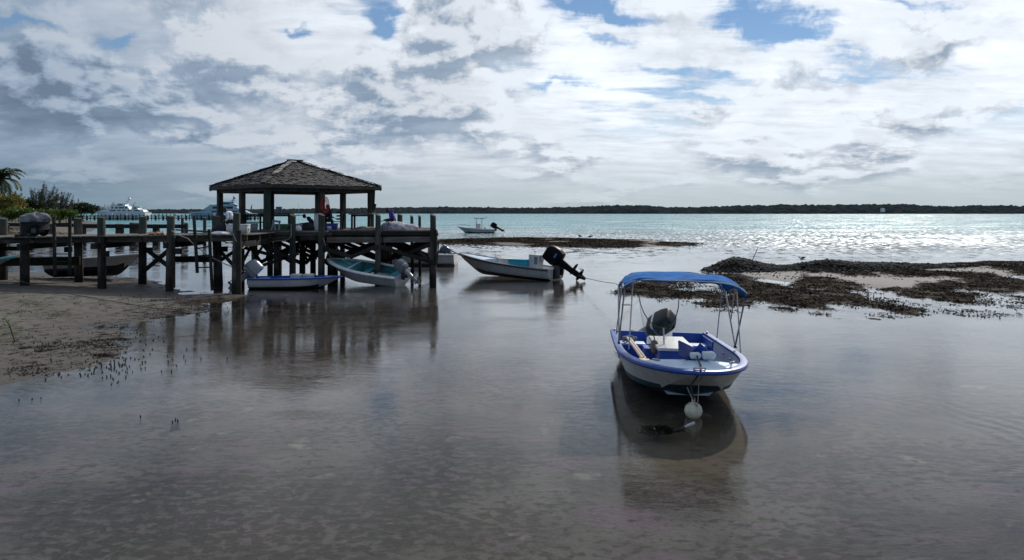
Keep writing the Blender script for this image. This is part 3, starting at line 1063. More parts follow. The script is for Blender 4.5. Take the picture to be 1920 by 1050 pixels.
# platform extension carrying the shelter corner that overhangs the piles
for (u, v) in ((0, 0), (.5, 0), (1, 0), (0, .5), (1, .5), (0, 1), (.5, 1), (1, 1)):
    p = G(u, v, 0)
    m_ = M_GREENP if (u, v) == (0, 0) else M_POST
    b = MB()
    b.box((p.x, p.y, (DT + BB) / 2), (.27, .27, BB - DT + .02), rot=(0, 0, math.atan2(gx.y, gx.x)))
    b.build('post', m_, shel, bevel=.015)
for (u0, v0, u1, v1) in ((-.025, 0, 1.025, 0), (1, .025, 1, 1.025), (.975, 1, -.025, 1), (0, .975, 0, .025)):
    MB().bar(G(u0, v0, BB + .13), G(u1, v1, BB + .13), .2, .27).build('roof_beam', M_POST, shel, bevel=.012)
ov = .07
EZ, AZ = 4.93, 6.36
corn = [G(-ov, -ov, EZ), G(1 + ov, -ov, EZ), G(1 + ov, 1 + ov, EZ), G(-ov, 1 + ov, EZ)]
apex = [G(.47, .5, AZ), G(.53, .5, AZ), G(.53, .5, AZ), G(.47, .5, AZ)]
roof_b = MB()
for k_ in range(4):                          # boarded underside / sheathing, thick slabs
    a_, b_, c_, d_ = corn[k_], corn[(k_ + 1) % 4], apex[(k_ + 1) % 4], apex[k_]
    up_ = Vector((0, 0, -.07))
    roof_b.add([a_, b_, c_, d_, a_ + up_, b_ + up_, c_ + up_, d_ + up_], [[0, 1, 2, 3], [7, 6, 5, 4], [0, 4, 5, 1]])
roof = roof_b.build('roof', M_BRACE, shel, smooth=False)
for k_ in range(4):
    MB().bar(corn[k_] + Vector((0, 0, -.09)), corn[(k_ + 1) % 4] + Vector((0, 0, -.09)), .05, .17).build('eave_board', M_BEAM, roof, bevel=.008)
    MB().bar(corn[k_] + Vector((0, 0, -.15)), apex[k_] + Vector((0, 0, -.15)), .07, .14).build('hip_rafter', M_BRACE, roof)
    for f_ in (.2, .35, .5, .65, .8):
        e_ = corn[k_].lerp(corn[(k_ + 1) % 4], f_)
        t_p = min(f_, 1 - f_) * 2
        top_ = e_ + (apex[k_].lerp(apex[(k_ + 1) % 4], f_) - e_) * t_p
        MB().bar(e_ + Vector((0, 0, -.14)), top_ + Vector((0, 0, -.14)), .05, .1).build('rafter', M_BRACE, roof)
# shingle courses: each shingle its own little wedge, curled and uneven, some missing
sv, sf = [], []
for k_ in range(4):
    a_, b_, c_, d_ = corn[k_], corn[(k_ + 1) % 4], apex[(k_ + 1) % 4], apex[k_]
    along = (b_ - a_).normalized()
    nrm_ = along.cross(((c_ + d_) / 2 - (a_ + b_) / 2)).normalized()
    if nrm_.z < 0:
        nrm_ = -nrm_
    courses = 21
    for ci in range(courses):
        f0, f1 = ci / courses, (ci + 1.5) / courses
        f1 = min(f1, 1.0)
        l0, r0 = a_.lerp(d_, f0), b_.lerp(c_, f0)
        L_ = (r0 - l0).length
        slope = ((c_ + d_) / 2 - (a_ + b_) / 2)
        up_v = slope * (f1 - f0)
        s_ = -.02
        while s_ < L_:
            wdt = random.uniform(.09, .19)
            if random.random() > .045:
                th = random.uniform(.012, .028)
                lift = abs(random.gauss(0, .014)) + (.03 if random.random() < .06 else 0)
                tilt_ = random.gauss(0, .012)
                p0 = l0 + along * s_ + nrm_ * (.022 + lift) - slope * random.uniform(0, .006)
                p1 = l0 + along * min(s_ + wdt - .008, L_ + .02) + nrm_ * (.022 + lift + tilt_) - slope * random.uniform(0, .006)
                # pull the upper end to the hip line
                q0 = l0 + along * s_ + up_v + nrm_ * .006
                q1 = l0 + along * min(s_ + wdt - .008, L_ + .02) + up_v + nrm_ * .006
                o = len(sv)
                dn = nrm_ * th
                sv += [p0, p1, q1, q0, p0 - dn, p1 - dn]
                sf += [(o, o + 1, o + 2, o + 3), (o + 4, o + 5, o + 1, o), (o + 4, o, o + 3, o + 3), (o + 5, o + 2, o + 1, o + 1)]
            s_ += wdt
fa = [f for f in sf]
mbs = MB(); mbs.vs = [tuple(v) for v in sv]
mbs.fs = [list(dict.fromkeys(f)) for f in fa]; mbs.mi = [0] * len(fa)
mbs.build('shingles', M_SHING, roof, smooth=False, kind='stuff', flip=False)
# hip caps, broken, paler on the upper part of one hip
M_CAPS = wood('pale_hip_cap', (.40, .37, .33), (.20, .18, .16), (3, 3, 3))
for k_ in range(4):
    n_ = 13
    for i in range(n_):
        if k_ == 0 and i in (3,) or k_ == 1 and i in (5, 9):
            continue
        p0 = corn[k_].lerp(apex[k_], i / n_); p1 = corn[k_].lerp(apex[k_], min(1, (i + 1.12) / n_))
        o_ = Vector((0, 0, .075 + random.uniform(0, .03)))
        MB().bar(p0 + o_, p1 + o_ + Vector((0, 0, -.012)), random.uniform(.2, .3), .03).build('hip_cap', M_CAPS if k_ == 0 and i > 4 else M_BEAM, roof)
MB().bar(apex[0] + Vector((0, 0, .08)) - gx * .25, apex[1] + Vector((0, 0, .08)) + gx * .25, .3, .06).build('ridge_cap', M_BEAM, roof)
# curled sheet torn up on the sunny hip
MB().add([corn[1].lerp(apex[1], .62) + Vector(v) for v in ((-.25, -.1, .1), (.2, -.1, .16), (.32, .2, .28), (-.15, .2, .14))], [[0, 1, 2, 3]]).build('torn_flashing', M_GREYW, roof)
# board hanging from the right corner post
p = G(1, 0, 0)
MB().box((p.x + .2, p.y - .16, BB - .35), (.11, .05, 1.15), rot=(0, .04, 0)).build('hanging_board', M_BRACE, shel)
MB().box((p.x + .24, p.y - .2, BB - .75), (.16, .06, .3), rot=(0, .3, 0)).build('hanging_board', M_BRACE, shel)


# ------------------------------------------------------------------ people
def person(label, loc, rz, mats, seat=.45, lean=.30, cap=True, arm=(.1, .52, .22), group='people on the pier', scale=1., hood=False, headturn=0.):
    J = {}
    hs = seat
    sy, cy = math.sin(lean), math.cos(lean)

    def T(l, x=0, f=0):                      # point l metres up the spine
        return Vector((x, sy * l + f * cy, hs + .1 + cy * l - f * sy))
    pts = [Vector((0, 0, hs + .1)), T(.18), T(.36), T(.50), T(.57, 0, .03)]
    rad = [.155, .14, .165, .13, .058]
    edges = [(0, 1), (1, 2), (2, 3), (3, 4)]
    reg = [1, 0, 0, 0, 2]

    def limb(ch, rs, rg, root):
        prev = root
        for p_, r_, g_ in zip(ch, rs, rg):
            pts.append(p_); rad.append(r_); reg.append(g_)
            edges.append((prev, len(pts) - 1))
            prev = len(pts) - 1
    for s in (-1, 1):
        limb([T(.47, s * .13), T(.45, s * .2), T(.20, s * .25, .1), Vector((s * arm[0] * 1.3, arm[1] - .08, hs + arm[2] + .05)), Vector((s * arm[0], arm[1], hs + arm[2]))],
             [.085, .068, .05, .04, .032], [0, 0, 0, 2, 2], 3)
        limb([Vector((s * .1, .06, hs + .09)), Vector((s * .14, .44, hs + .1)), Vector((s * .14, .42, .10)), Vector((s * .15, .56, .05))], [.105, .075, .05, .042], [1, 1, 1, 3], 0)
    me = bpy.data.meshes.new('person_cage')
    me.from_pydata([tuple(p_) for p_ in pts], edges, [])
    o = bpy.data.objects.new('person_cage', me)
    C.objects.link(o)
    md = o.modifiers.new('skin', 'SKIN'); md.use_smooth_shade = True
    for i, sv_ in enumerate(me.skin_vertices[0].data):
        sv_.radius = (rad[i], rad[i] * (.8 if i < 4 else 1))
        sv_.use_root = i == 0
    o.modifiers.new('sub', 'SUBSURF').levels = 2
    body = bpy.data.meshes.new_from_object(o.evaluated_get(bpy.context.evaluated_depsgraph_get()))
    bpy.data.objects.remove(o)
    vs = [v.co.copy() for v in body.vertices]
    b = MB()
    fs, mi = [], []
    for f in body.polygons:
        c = f.center
        best, bd = 0, 1e9
        for (i, j) in edges:
            ab = pts[j] - pts[i]
            t_ = max(0, min(1, (c - pts[i]).dot(ab) / ab.length_squared))
            dd = (pts[i] + ab * t_ - c).length / max(.5, (rad[i] + rad[j]) * 6)
            if dd < bd:
                bd, best = dd, reg[j] if t_ > .5 else reg[i]
        fs.append(list(f.vertices)); mi.append(min(best, 3))
    b.add(vs, fs, mi)
    # head: skull, jaw, nose, ears
    hc = T(.70, 0, .08)
    hr = Euler((-lean * .8 - .12, 0, headturn)).to_matrix()
    rings = []
    for i in range(11):
        a_ = math.pi * i / 10
        z = -math.cos(a_)
        ring = []
        for q in range(14):
            f_ = 2 * math.pi * q / 14
            rr = math.sin(a_)
            x_, y_ = math.cos(f_) * rr * .076, math.sin(f_) * rr * .098
            if z < -.1:
                x_ *= .86; y_ = y_ * .9 + .008
            if abs(f_ - math.pi / 2) < .3 and -.35 < z < .1:
                y_ += .022
            ring.append(hc + hr @ Vector((x_, y_, z * .118)))
        rings.append(ring)
    b.loft(rings, mi=2)
    for s in (-1, 1):
        b.box(hc + hr @ Vector((s * .078, -.005, -.005)), (.018, .035, .055), rot=hr, mi=2)
        # hand: palm with thumb and four fingers
        wv_ = Vector((s * arm[0], arm[1], hs + arm[2]))
        b.box(wv_ + Vector((0, .045, -.01)), (.075, .09, .03), mi=2)
        for k_ in range(4):
            o_ = Vector((-.028 + .019 * k_, .085, -.01)); L_ = (.06, .072, .068, .052)[k_]
            b.tube([wv_ + o_, wv_ + o_ + Vector((0, L_ * .5, -.012)), wv_ + o_ + Vector((0, L_ * .8, -.038))], .0085, 5, 2)
        b.tube([wv_ + Vector((-s * .035, .03, -.005)), wv_ + Vector((-s * .062, .06, -.015)), wv_ + Vector((-s * .055, .085, -.03))], .0095, 5, 2)
    t = thing('person', label, 'person', loc, (0, 0, rz), group)
    b.build('body', [mats[0], mats[1], M_SKIN, M_BLK], t, local=True, angle=60)
    if cap:
        cb = MB()
        rings = []
        for i in range(6):
            a_ = math.pi / 2 * i / 5
            rings.append([hc + hr @ Vector((math.cos(q / 14 * 6.2832) * .083 * math.cos(a_) + 0, math.sin(q / 14 * 6.2832) * .104 * math.cos(a_), .03 + math.sin(a_) * .098)) for q in range(14)])
        cb.loft(rings)
        br = [hc + hr @ Vector(v) for v in ((-.07, .07, .035), (-.055, .17, .015), (0, .19, .012), (.055, .17, .015), (.07, .07, .035), (.0, .08, .05))]
        cb.add(br + [v + Vector((0, 0, -.01)) for v in br], [[0, 1, 2, 5], [2, 3, 4, 5], [6, 7, 8, 11][::-1], [8, 9, 10, 11][::-1], [0, 6, 7, 1], [1, 7, 8, 2], [2, 8, 9, 3], [3, 9, 10, 4]])
        cb.build('cap', mats[2], t, local=True)
    else:
        hb = MB()
        rings = []
        for i in range(6):
            a_ = math.pi / 2 * i / 5
            rings.append([hc + hr @ Vector((math.cos(q / 14 * 6.2832) * .081 * math.cos(a_), math.sin(q / 14 * 6.2832) * .102 * math.cos(a_) - .008, .02 + math.sin(a_) * .105)) for q in range(14)])
        hb.loft(rings)
        hb.build('hair', mats[2], t, local=True)
    if hood:
        b2 = MB()
        b2.lathe([(.05, -.07), (.12, -.05), (.145, 0), (.11, .05), (.06, .06)], T(.55, 0, -.05), 12, rot=(-lean, 0, 0))
        b2.build('hood', mats[0], t, local=True)
    return t


Dq = lambda px, d, z: Vector(((px - 960) / F * d, d, z))
person('man in white shirt sitting hunched on the white cooler at the pier edge', Dq(440, 34.2, deckz(-12.6) + .03), R(82), (M_CLOTHW, M_DARKC, M_CAP), seat=.46, lean=.62, cap=False, arm=(.1, .55, .05))
person('man in dark shirt and peaked cap sitting on the slatted bench under the shelter', Dq(620, 40.0, DT), R(80), (M_NAVYC, M_DARKC, M_CAP), seat=.46, lean=.10, arm=(.12, .42, .16))
person('bare headed person in dark clothes half hidden behind the post with the red rope', Dq(608, 41.3, DT), R(-85), (M_NAVYC, M_DARKC, M_CAP), seat=.42, lean=.2, cap=False)
person('person in purple hooded top bent over the heaped fishing net', Dq(741, 39.6, DT), R(78), (M_PURP, M_DARKC, M_CAP), seat=.38, lean=.52, cap=False, hood=True, arm=(.1, .62, .12))
person('person in black crouching low beside the white board under the shelter', Dq(590, 40.6, DT), R(110), (M_NAVYC, M_DARKC, M_CAP), seat=.18, lean=.75, cap=False, arm=(.1, .5, .05))


# ------------------------------------------------------------------ things on the deck
def crate(name, label, cat, c, size, m, lid=None, rz=0., wall=.03, taper=1.06, group=None):
    """open or lidded box standing at c (bottom centre)"""
    t = thing(name, label, cat, c, (0, 0, rz), group)
    w_, l_, h_ = size
    b = MB()

    def ring(k_, z, sub=0.):
        return [Vector((x_ * (w_ / 2 * k_ - sub), y_ * (l_ / 2 * k_ - sub), z)) for x_, y_ in ((-1, -1), (1, -1), (1, 1), (-1, 1))]
    b.loft([ring(1, 0), ring(taper, h_), ring(taper, h_, wall), ring(1, wall, wall)], caps=True)
    b.build('tub', m, t, bevel=.012, local=True)
    if lid:
        MB().box((0, 0, h_ + .035), (w_ * taper + .03, l_ * taper + .03, .07)).build('lid', lid, t, bevel=.02, local=True)
        for s in (-1, 1):
            MB().box((s * (w_ / 2 * taper + .02), 0, h_ * .62), (.03, .2, .05)).build('handle', lid, t, bevel=.008, local=True)
    else:
        MB().loft([ring(taper, h_, -.02), ring(taper, h_ + .03, -.02), ring(taper, h_ + .03, wall), ring(taper, h_, wall)], caps=False).build('rim', m, t, bevel=.006, local=True)
    return t


crate('cooler', 'large white lidded cooler the hunched man sits on', 'cooler', Dq(447, 34.35, deckz(-12.4) + .03), (.92, .5, .36), M_WHITE, M_WHITE, R(4), taper=1.03)
crate('plastic_crate', 'grey plastic tub on the deck beside the white cooler', 'crate', Dq(473, 38.2, DT), (.46, .4, .36), M_GREYP, None, R(10), taper=1.14)
crate('plastic_crate', 'green plastic crate under the work table with the bucket', 'crate', Dq(526, 39.4, DT), (.72, .45, .30), M_GREEN, None, R(3))
crate('plastic_bin', 'dark blue plastic bin under the slatted bench', 'bin', Dq(622, 39.2, DT), (.55, .4, .34), M_BLUEBIN, None, R(5), taper=1.1)


def table(name, label, c, w_, l_, h_, rz, m, shelf=None, ttop=.06, leg=.09, inset=.1):
    t = thing(name, label, 'table', c, (0, 0, rz), None)
    n_ = 4
    for i in range(n_):
        MB().box((0, -l_ / 2 + (i + .5) * l_ / n_, h_ - ttop / 2), (w_, l_ / n_ - .012, ttop)).build('plank', m, t, bevel=.006, local=True)
    MB().box((0, 0, h_ - ttop - .05), (w_ - 2 * inset, l_ - .12, .09)).build('apron', M_BRACE, t, local=True)
    for sx_ in (-1, 1):
        for sy_ in (-1, 1):
            MB().box((sx_ * (w_ / 2 - inset), sy_ * (l_ / 2 - .09), (h_ - ttop) / 2), (leg, leg, h_ - ttop)).build('leg', M_BRACE, t, bevel=.006, local=True)
    if shelf:
        MB().box((0, 0, shelf), (w_ - .15, l_ - .1, .05)).build('shelf', M_BRACE, t, bevel=.006, local=True)
    return t


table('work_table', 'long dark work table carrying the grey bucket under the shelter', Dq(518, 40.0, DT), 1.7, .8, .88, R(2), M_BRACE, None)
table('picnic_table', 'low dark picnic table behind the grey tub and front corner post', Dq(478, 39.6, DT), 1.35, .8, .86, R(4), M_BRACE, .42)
table('fish_table', 'tall bare cleaning table standing by the corner post near the nets', Dq(679, 38.6, DT), 1.25, .7, .92, R(-3), M_PLANK, None, ttop=.09, inset=.16)
# bucket on the work table
bk = Dq(523, 40.0, DT + .88)
t_ = thing('bucket', 'grey bucket standing on the long dark work table', 'bucket', bk)
MB().lathe([(.125, 0), (.16, .34), (.168, .34), (.168, .365), (.15, .36), (.115, .03)], bk, 16).build('pail', M_GREYP, t_)
MB().tube([bk + Vector((math.cos(a) * .165, 0, .34 + math.sin(a) * -.02 - .05 * math.sin(a))) for a in np.linspace(0, math.pi, 9)], .006, 5).build('handle', M_ALU, t_)
# lower sideboard under the table: sawhorse legs that show pale
t_ = thing('sawhorse', 'pale grey trestle leaning in front of the green crate', 'trestle', Dq(520, 38.3, DT))
MB().bar(Dq(511, 38.4, DT + .50), Dq(526, 38.4, DT + .46), .1, .1).build('beam', M_GREYP, t_)
for a_, b_ in (((512, .46), (517, 0)), ((524, .44), (523, 0)), ((513, .44), (509, 0))):
    MB().bar(Dq(a_[0], 38.4, DT + a_[1]), Dq(b_[0], 38.2, DT + b_[1]), .08, .05).build('leg', M_GREYP, t_)
# bench
bn = Dq(623, 40.0, DT)
t_ = thing('bench', 'dark slatted bench with low back under the shelter', 'bench', bn)
for k_ in range(3):
    MB().box(bn + Vector((.05, -.16 + .15 * k_, .44)), (1.0, .13, .045)).build('seat_slat', M_BRACE, t_)
for k_ in range(3):
    MB().box(bn + Vector((.50 + .04 * k_, 0, .60 + .16 * k_)), (.03, .6, .09), rot=(0, .2, 0)).build('back_slat', M_BRACE, t_)
for k_ in range(3):
    MB().bar(bn + Vector((.16, .28, .58 + .17 * k_)), bn + Vector((.62, .28, .60 + .17 * k_)), .03, .09).build('back_slat', M_BRACE, t_)
for sx_ in (-.4, .5):
    for sy_ in (-.2, .24):
        MB().bar(bn + Vector((sx_, sy_, 0)), bn + Vector((sx_ + (.1 if sx_ > 0 and sy_ > 0 else 0), sy_, .44 if not (sx_ > 0 and sy_ > 0) else .98)), .07, .07).build('leg', M_BRACE, t_)
# leaning white board
p = Dq(595, 39.4, DT)
tb = MB().box(p + Vector((0, 0, .44)), (.36, .06, .88), rot=(R(-8), 0, 0)).build('leaning_board', M_WHITE2, None, bevel=.01)
tag(tb, 'pale grey upright board leaning on deck between two front piles', 'board')
# white bag, tin, white tarp, dark bag
def bag(name, label, cat, c, size, m, seed, mat_lumps=.25, sub=3):
    bm = bmesh.new()
    bmesh.ops.create_icosphere(bm, subdivisions=sub, radius=1)
    r_ = random.Random(seed)
    ox, oy = r_.uniform(0, 50), r_.uniform(0, 50)
    co = np.array([v.co[:] for v in bm.verts])
    n_ = fbm(co[:, 0] * 1.6 + ox + co[:, 2] * .9, co[:, 1] * 1.6 + oy, 4, seed) - .5
    n2_ = fbm(co[:, 0] * 6 + ox + co[:, 2] * 3, co[:, 1] * 6 + oy, 3, seed + 3) - .5
    for v, a, b2_ in zip(bm.verts, n_, n2_):
        k_ = 1 + mat_lumps * 2 * a + mat_lumps * .7 * b2_
        v.co = Vector((v.co.x * size[0] * k_, v.co.y * size[1] * k_, max(v.co.z, -.25) * size[2] * k_))
        v.co.z += size[2] * .25
    me = bpy.data.meshes.new(name)
    for f in bm.faces:
        f.smooth = True
    bm.to_mesh(me); bm.free()
    me.materials.append(m)
    o = link(name, me)
    o.location = c
    return tag(o, label, cat)


bag('plastic_bag', 'small white knotted bag on deck at the foot of the second platform pile', 'bag', Dq(559, 37.4, DT + .01), (.16, .13, .22), M_CLOTHW, 3)
bag('net_heap', 'big heap of pale pinkish fishing net in front of the purple top', 'fishing net', Dq(752, 37.9, DT), (.95, .55, .36), M_NETP, 11, .35, 4)
bag('net_heap', 'grey bundled fishing net at the near end of the big pinkish net heap', 'fishing net', Dq(728, 37.8, DT), (.42, .38, .38), M_NETL, 14, .3, 4)
bag('net_heap', 'low tangle of dark rope and net at the feet of the tall bare table', 'fishing net', Dq(690, 37.8, DT), (.62, .35, .17), M_BANKS if False else mat('tangle_brown', (.14, .12, .10), .95, var=.5, scale=12, bump=1., bscale=40), 19, .5, 4)
bag('tarp_bundle', 'white folded tarp lying flat on the walkway left of the hunched man', 'tarp', Dq(411, 33.6, deckz(-13.2) + .03), (.42, .28, .10), M_CLOTHW, 23, .35)
bag('dark_sack', 'dark sack slumped on deck behind the folded white tarp', 'sack', Dq(412, 36.0, DT), (.36, .3, .34), M_DARKC, 27, .3)
bag('dark_sack', 'dark bundle with white flecks beside the leaning pale board', 'sack', Dq(577, 39.2, DT), (.32, .3, .34), M_DARKC, 29, .3)
bag('folded_sail', 'low dark and white folded cover lying between the table and the dark bundle', 'cover', Dq(562, 40.2, DT), (.6, .35, .30), mat('cover_mixed', (.55, .56, .62), .9, var=.6, scale=3., col2=(.02, .02, .04)), 31, .3)
tn = Dq(617, 37.9, DT)
t_ = thing('paint_tin', 'small white and blue tin on deck in front of the blue bin', 'tin', tn)
MB().lathe([(.10, 0), (.10, .22), (.105, .22), (.105, .235), (.09, .235), (.09, .225), (0.001, .225)], tn, 14).build('can', M_WHITE, t_)
MB().lathe([(.1025, .06), (.1025, .14)], tn, 14).build('paper_label', M_DECAL, t_)
# red rope coil hung on the middle front post
pc = G(.5, 0, 4.02)
t_ = thing('rope_coil', 'red rope coil hanging on the grey middle post of the shelter', 'rope', pc)
for k_ in range(4):
    MB().tube([pc + gx * (math.cos(a) * (.17 + .015 * k_)) - gy * (.17 + .02 * k_) + Vector((.03 * k_, 0, math.sin(a) * (.34 + .03 * k_) - .1)) for a in np.linspace(0, 6.2832, 18)], .016, 5).build('loop', M_ROPER, t_)
# conch shells
ORD = ('first', 'second', 'third', 'fourth', 'fifth', 'sixth', 'seventh', 'eighth')
for i in range(8):
    px = 307 - i * 3.7 + random.uniform(-1, 1)
    c = Dq(px, 33.5 + random.uniform(0, .35), deckz(-15.8) + .09)
    b = MB()
    a0 = random.uniform(0, 6.28)
    prof = [(.003, -.13), (.035, -.09), (.05, -.03), (.10, .01), (.085, .04), (.05, .07), (.035, .10), (.003, .13)]
    b.lathe(prof, c, 9, rot=(R(90) + random.uniform(-.5, .5), 0, a0), sx=1, sy=.8)
    for q in range(5):
        a = q * 1.25
        dr = Euler((R(90), 0, a0)).to_matrix() @ Vector((math.cos(a), math.sin(a), .2))
        b.tube([c + dr * .07, c + dr * .125], [.022, .003], 5)
    tag(b.build('conch_shell', M_CONCH), 'pinkish conch shell on the walkway, %s from the front pile with the long pale rope' % ORD[i], 'shell', 'conch shells on the walkway')
# net cart
cw = Dq(68, 33.9, deckz(-21.7) + .03)
t_ = thing('cart', 'black two wheeled cart on the walkway carrying a grey net', 'cart', cw)
MB().box(cw + Vector((-.05, 0, .48)), (.85, .6, .38), taper=1.12).build('tray', M_DARKC, t_, bevel=.02)
for sy_ in (-.33, .33):
    wb = MB()
    rings = []
    for (r_, y_) in ((.10, -.05), (.25, -.05), (.27, -.02), (.27, .02), (.25, .05), (.10, .05)):
        rings.append([cw + Vector((.12 + math.cos(q / 18 * 6.2832) * r_, sy_ + y_, .27 + math.sin(q / 18 * 6.2832) * r_)) for q in range(18)])
    wb.loft(rings, caps=False)
    wo = wb.build('wheel', M_BLK, t_)
    MB().bar(cw + Vector((.12, sy_ - .06, .27)), cw + Vector((.12, sy_ + .06, .27)), .2, .2).build('hub', M_ENG_L, wo)
MB().bar(cw + Vector((-.45, -.25, .05)), cw + Vector((-.4, -.25, .5)), .05, .05).build('leg', M_DARKC, t_)
for sy_ in (-.26, .26):
    MB().tube([cw + Vector((.3, sy_, .6)), cw + Vector((.62, sy_, .78)), cw + Vector((.85, sy_, .80))], .02, 6).build('handle', M_DARKC, t_)
bag('net_heap', 'grey net piled on the black cart at the shore end of the pier', 'fishing net', cw + Vector((0, 0, .66)), (.62, .45, .36), M_NETL, 41, .4, 4)


# ------------------------------------------------------------------ boats
def hull(root, L, Bm, zb=0., s0=.55, s1=.85, kz=-.15, sx=.9, tm=.5, p=2.2, q=1.6, paint=(.12, .30), rake=.9, colors=None, inner=None, chine=.14, wall=.09, floor=.10,
         deck=.74, deck_m=None, rail_m=None, rail=(.10, .07), flare=.86, n=26, keel_up=.70, tr_notch=None, tr_m=None, thwarts=(), rail_round=True, inner_side=None, bf=0.):
    """open skiff. local frame: +Y bow, stern at y=0, z=0 water. sx: stern half-beam share"""
    Hb = Bm / 2

    def hb(t):
        if t < tm:
            u = t / tm
            return Hb * (sx + (1 - sx) * math.sin(u * math.pi / 2))
        u = (t - tm) / (1 - tm)
        return Hb * max(0., 1 - u ** p) ** (1 / q)

    def sh(t):
        return s0 + (s1 - s0) * t ** 1.8

    def kl(t):
        if t < keel_up:
            return kz
        u = (t - keel_up) / (1 - keel_up)
        return kz + (sh(t) * .93 - kz) * u ** 2.4

    def ch(t):
        zc_ = chine + (sh(t) * .80 * (1 - .45 * bf) - chine) * max(0, (t - .35) / .65) ** 2.2
        return max(zc_, kl(t))

    def yy(t, hn):
        return t * L - rake * (max(0, t - .5) / .5) ** 2 * (1 - hn)
    ts = [i / n for i in range(n)] + [1 - 1 / n / 3, 1.0]
    rings = []
    for t in ts:
        s_, k_, c_, h_ = sh(t), kl(t), ch(t), hb(t)
        pl = paint[0] + (paint[1] - paint[0]) * t
        fl = flare - .28 * (1 - .7 * bf) * max(0, t - .5) * 2
        bc = h_ * fl * (.96 if t < .6 else .96 - .35 * (1 - .7 * bf) * (t - .6) / .4)
        zp = min(max(pl, c_ + .01), s_ - .02)
        prof = [(0, k_), (bc * .52, k_ + (c_ - k_) * .42), (bc, c_)]
        fz = (zp - c_) / max(.01, s_ - c_)
        prof.append((bc + (h_ - bc) * fz, zp))
        for f_ in (.5, .82):
            z_ = zp + (s_ - zp) * f_
            prof.append((bc + (h_ - bc) * ((z_ - c_) / max(.01, s_ - c_)) ** .8, z_))
        prof.append((h_, s_))
        ring = []
        for (x_, z_) in prof[::-1]:
            ring.append((-x_, yy(t, (z_ - kz) / (sh(1) - kz)), z_))
        for (x_, z_) in prof[1:]:
            ring.append((x_, yy(t, (z_ - kz) / (sh(1) - kz)), z_))
        rings.append(ring)
    def ox(t, z):
        r_ = rings_at(t)
        pts_ = r_[len(r_) // 2:]                      # keel -> gunwale
        for a_, b_ in zip(pts_, pts_[1:]):
            if a_[2] <= z <= b_[2] + 1e-6:
                return a_[0] + (b_[0] - a_[0]) * (z - a_[2]) / max(1e-6, b_[2] - a_[2])
        return pts_[-1][0] if z > pts_[-1][2] else 0.

    def rings_at(t):
        i = min(range(len(ts)), key=lambda q_: abs(ts[q_] - t))
        return rings[i]
    top_m, bot_m = colors
    nq = len(rings[0])
    mi = []
    for q_ in range(nq - 1):
        e = min(q_, nq - 2 - q_)
        mi.append(0 if e <= 2 else 1)
    b = MB()
    b.loft(rings, closed=False, caps=False, mi=mi)
    for fi, f in enumerate(b.fs):
        zc_ = sum(b.vs[q_][2] for q_ in f) / len(f); yc_ = sum(b.vs[q_][1] for q_ in f) / len(f)
        b.mi[fi] = 0 if zc_ > paint[0] + (paint[1] - paint[0]) * yc_ / L else 1
    if tr_notch is None:
        b.add(rings[0], [list(range(nq))], 0)
    b.build('hull', [top_m, bot_m], root, local=True, angle=30)

    def yr(t):
        return yy(t, (sh(t) - kz) / (sh(1) - kz))
    # rail (rubbing strake + cap) swept along both sides round the bow
    line = [Vector((-hb(t), yr(t), sh(t))) for t in ts] + [Vector((hb(t), yr(t), sh(t))) for t in ts[::-1][1:]]
    cen_ = Vector((0, L * .4, 0))
    rg = []
    for i, p_ in enumerate(line):
        d_ = (line[min(i + 1, len(line) - 1)] - line[max(0, i - 1)])
        d_.z = 0
        d_.normalize()
        nrm2 = Vector((-d_.y, d_.x, 0))       # outward is to the left of travel? fixed below
        if nrm2.dot(Vector((p_.x, (p_.y - L * .4) * .3, 0))) < 0:
            nrm2 = -nrm2
        w2, h2 = rail
        prof = [(.03, -h2 * .9), (.045, -h2 * .3), (.03, .02), (-.02, .035), (-w2, .03), (-w2, -.02), (-.01, -.03)]
        rg.append([p_ + nrm2 * a_ + Vector((0, 0, c_)) for a_, c_ in prof])
    MB().loft(rg, closed=True, caps=True).build('gunwale', rail_m, root, local=True, angle=40)
    # inside liner
    tin = [t for t in ts if t <= deck + .06]
    li = []
    for t in tin:
        s_ = sh(t) - .01
        h_ = max(hb(t) - wall, .02)
        zf = max(floor, kl(t) + .10)
        zm = s_ * .5 + zf * .5
        fl = max(.012, ox(t, zf) - .04)
        pr = [(h_, s_), (max(.014, min(h_, ox(t, zm) - .04)), zm), (fl, zf)]
        yz = lambda c_: yy(t, (c_ - kz) / (sh(1) - kz)) - .03 * t
        li.append([(-a_, yz(c_), c_) for a_, c_ in pr] + [(a_, yz(c_), c_) for a_, c_ in pr[::-1]])
    bb = MB().loft(li, closed=False, caps=False, mi=[1, 1, 0, 1, 1])
    bb.build('inside', [inner, inner_side or inner], root, local=True, angle=50, flip=False)
    # fore deck
    if deck < 1:
        dts = [t for t in ts if t >= deck] if any(abs(t - deck) < 1e-6 for t in ts) else [deck] + [t for t in ts if t > deck]
        dg = []
        for t in dts:
            h_ = max(hb(t) - .05, .004)
            dg.append([Vector((h_ * f_, yr(t), sh(t) - .015 + .05 * Bm / 2 * (1 - f_ * f_))) for f_ in (-1, -.5, 0, .5, 1)])
        db = MB().loft(dg, closed=False, caps=False)
        a_ = dg[0]
        zf = max(floor, kl(deck) + .10)
        kf = max(.02, ox(deck, zf) - .05) / max(.01, hb(deck))
        db.add(a_ + [Vector((v.x * kf, v.y - .0, zf)) for v in a_], [[i, i + 1, 6 + i, 5 + i] for i in range(4)])
        db.build('foredeck', deck_m, root, local=True, flip=False)
    # transom board with optional engine notch
    tm_ = tr_m or top_m
    h0, s_0 = hb(0), sh(0)
    bc0 = h0 * flare * .96
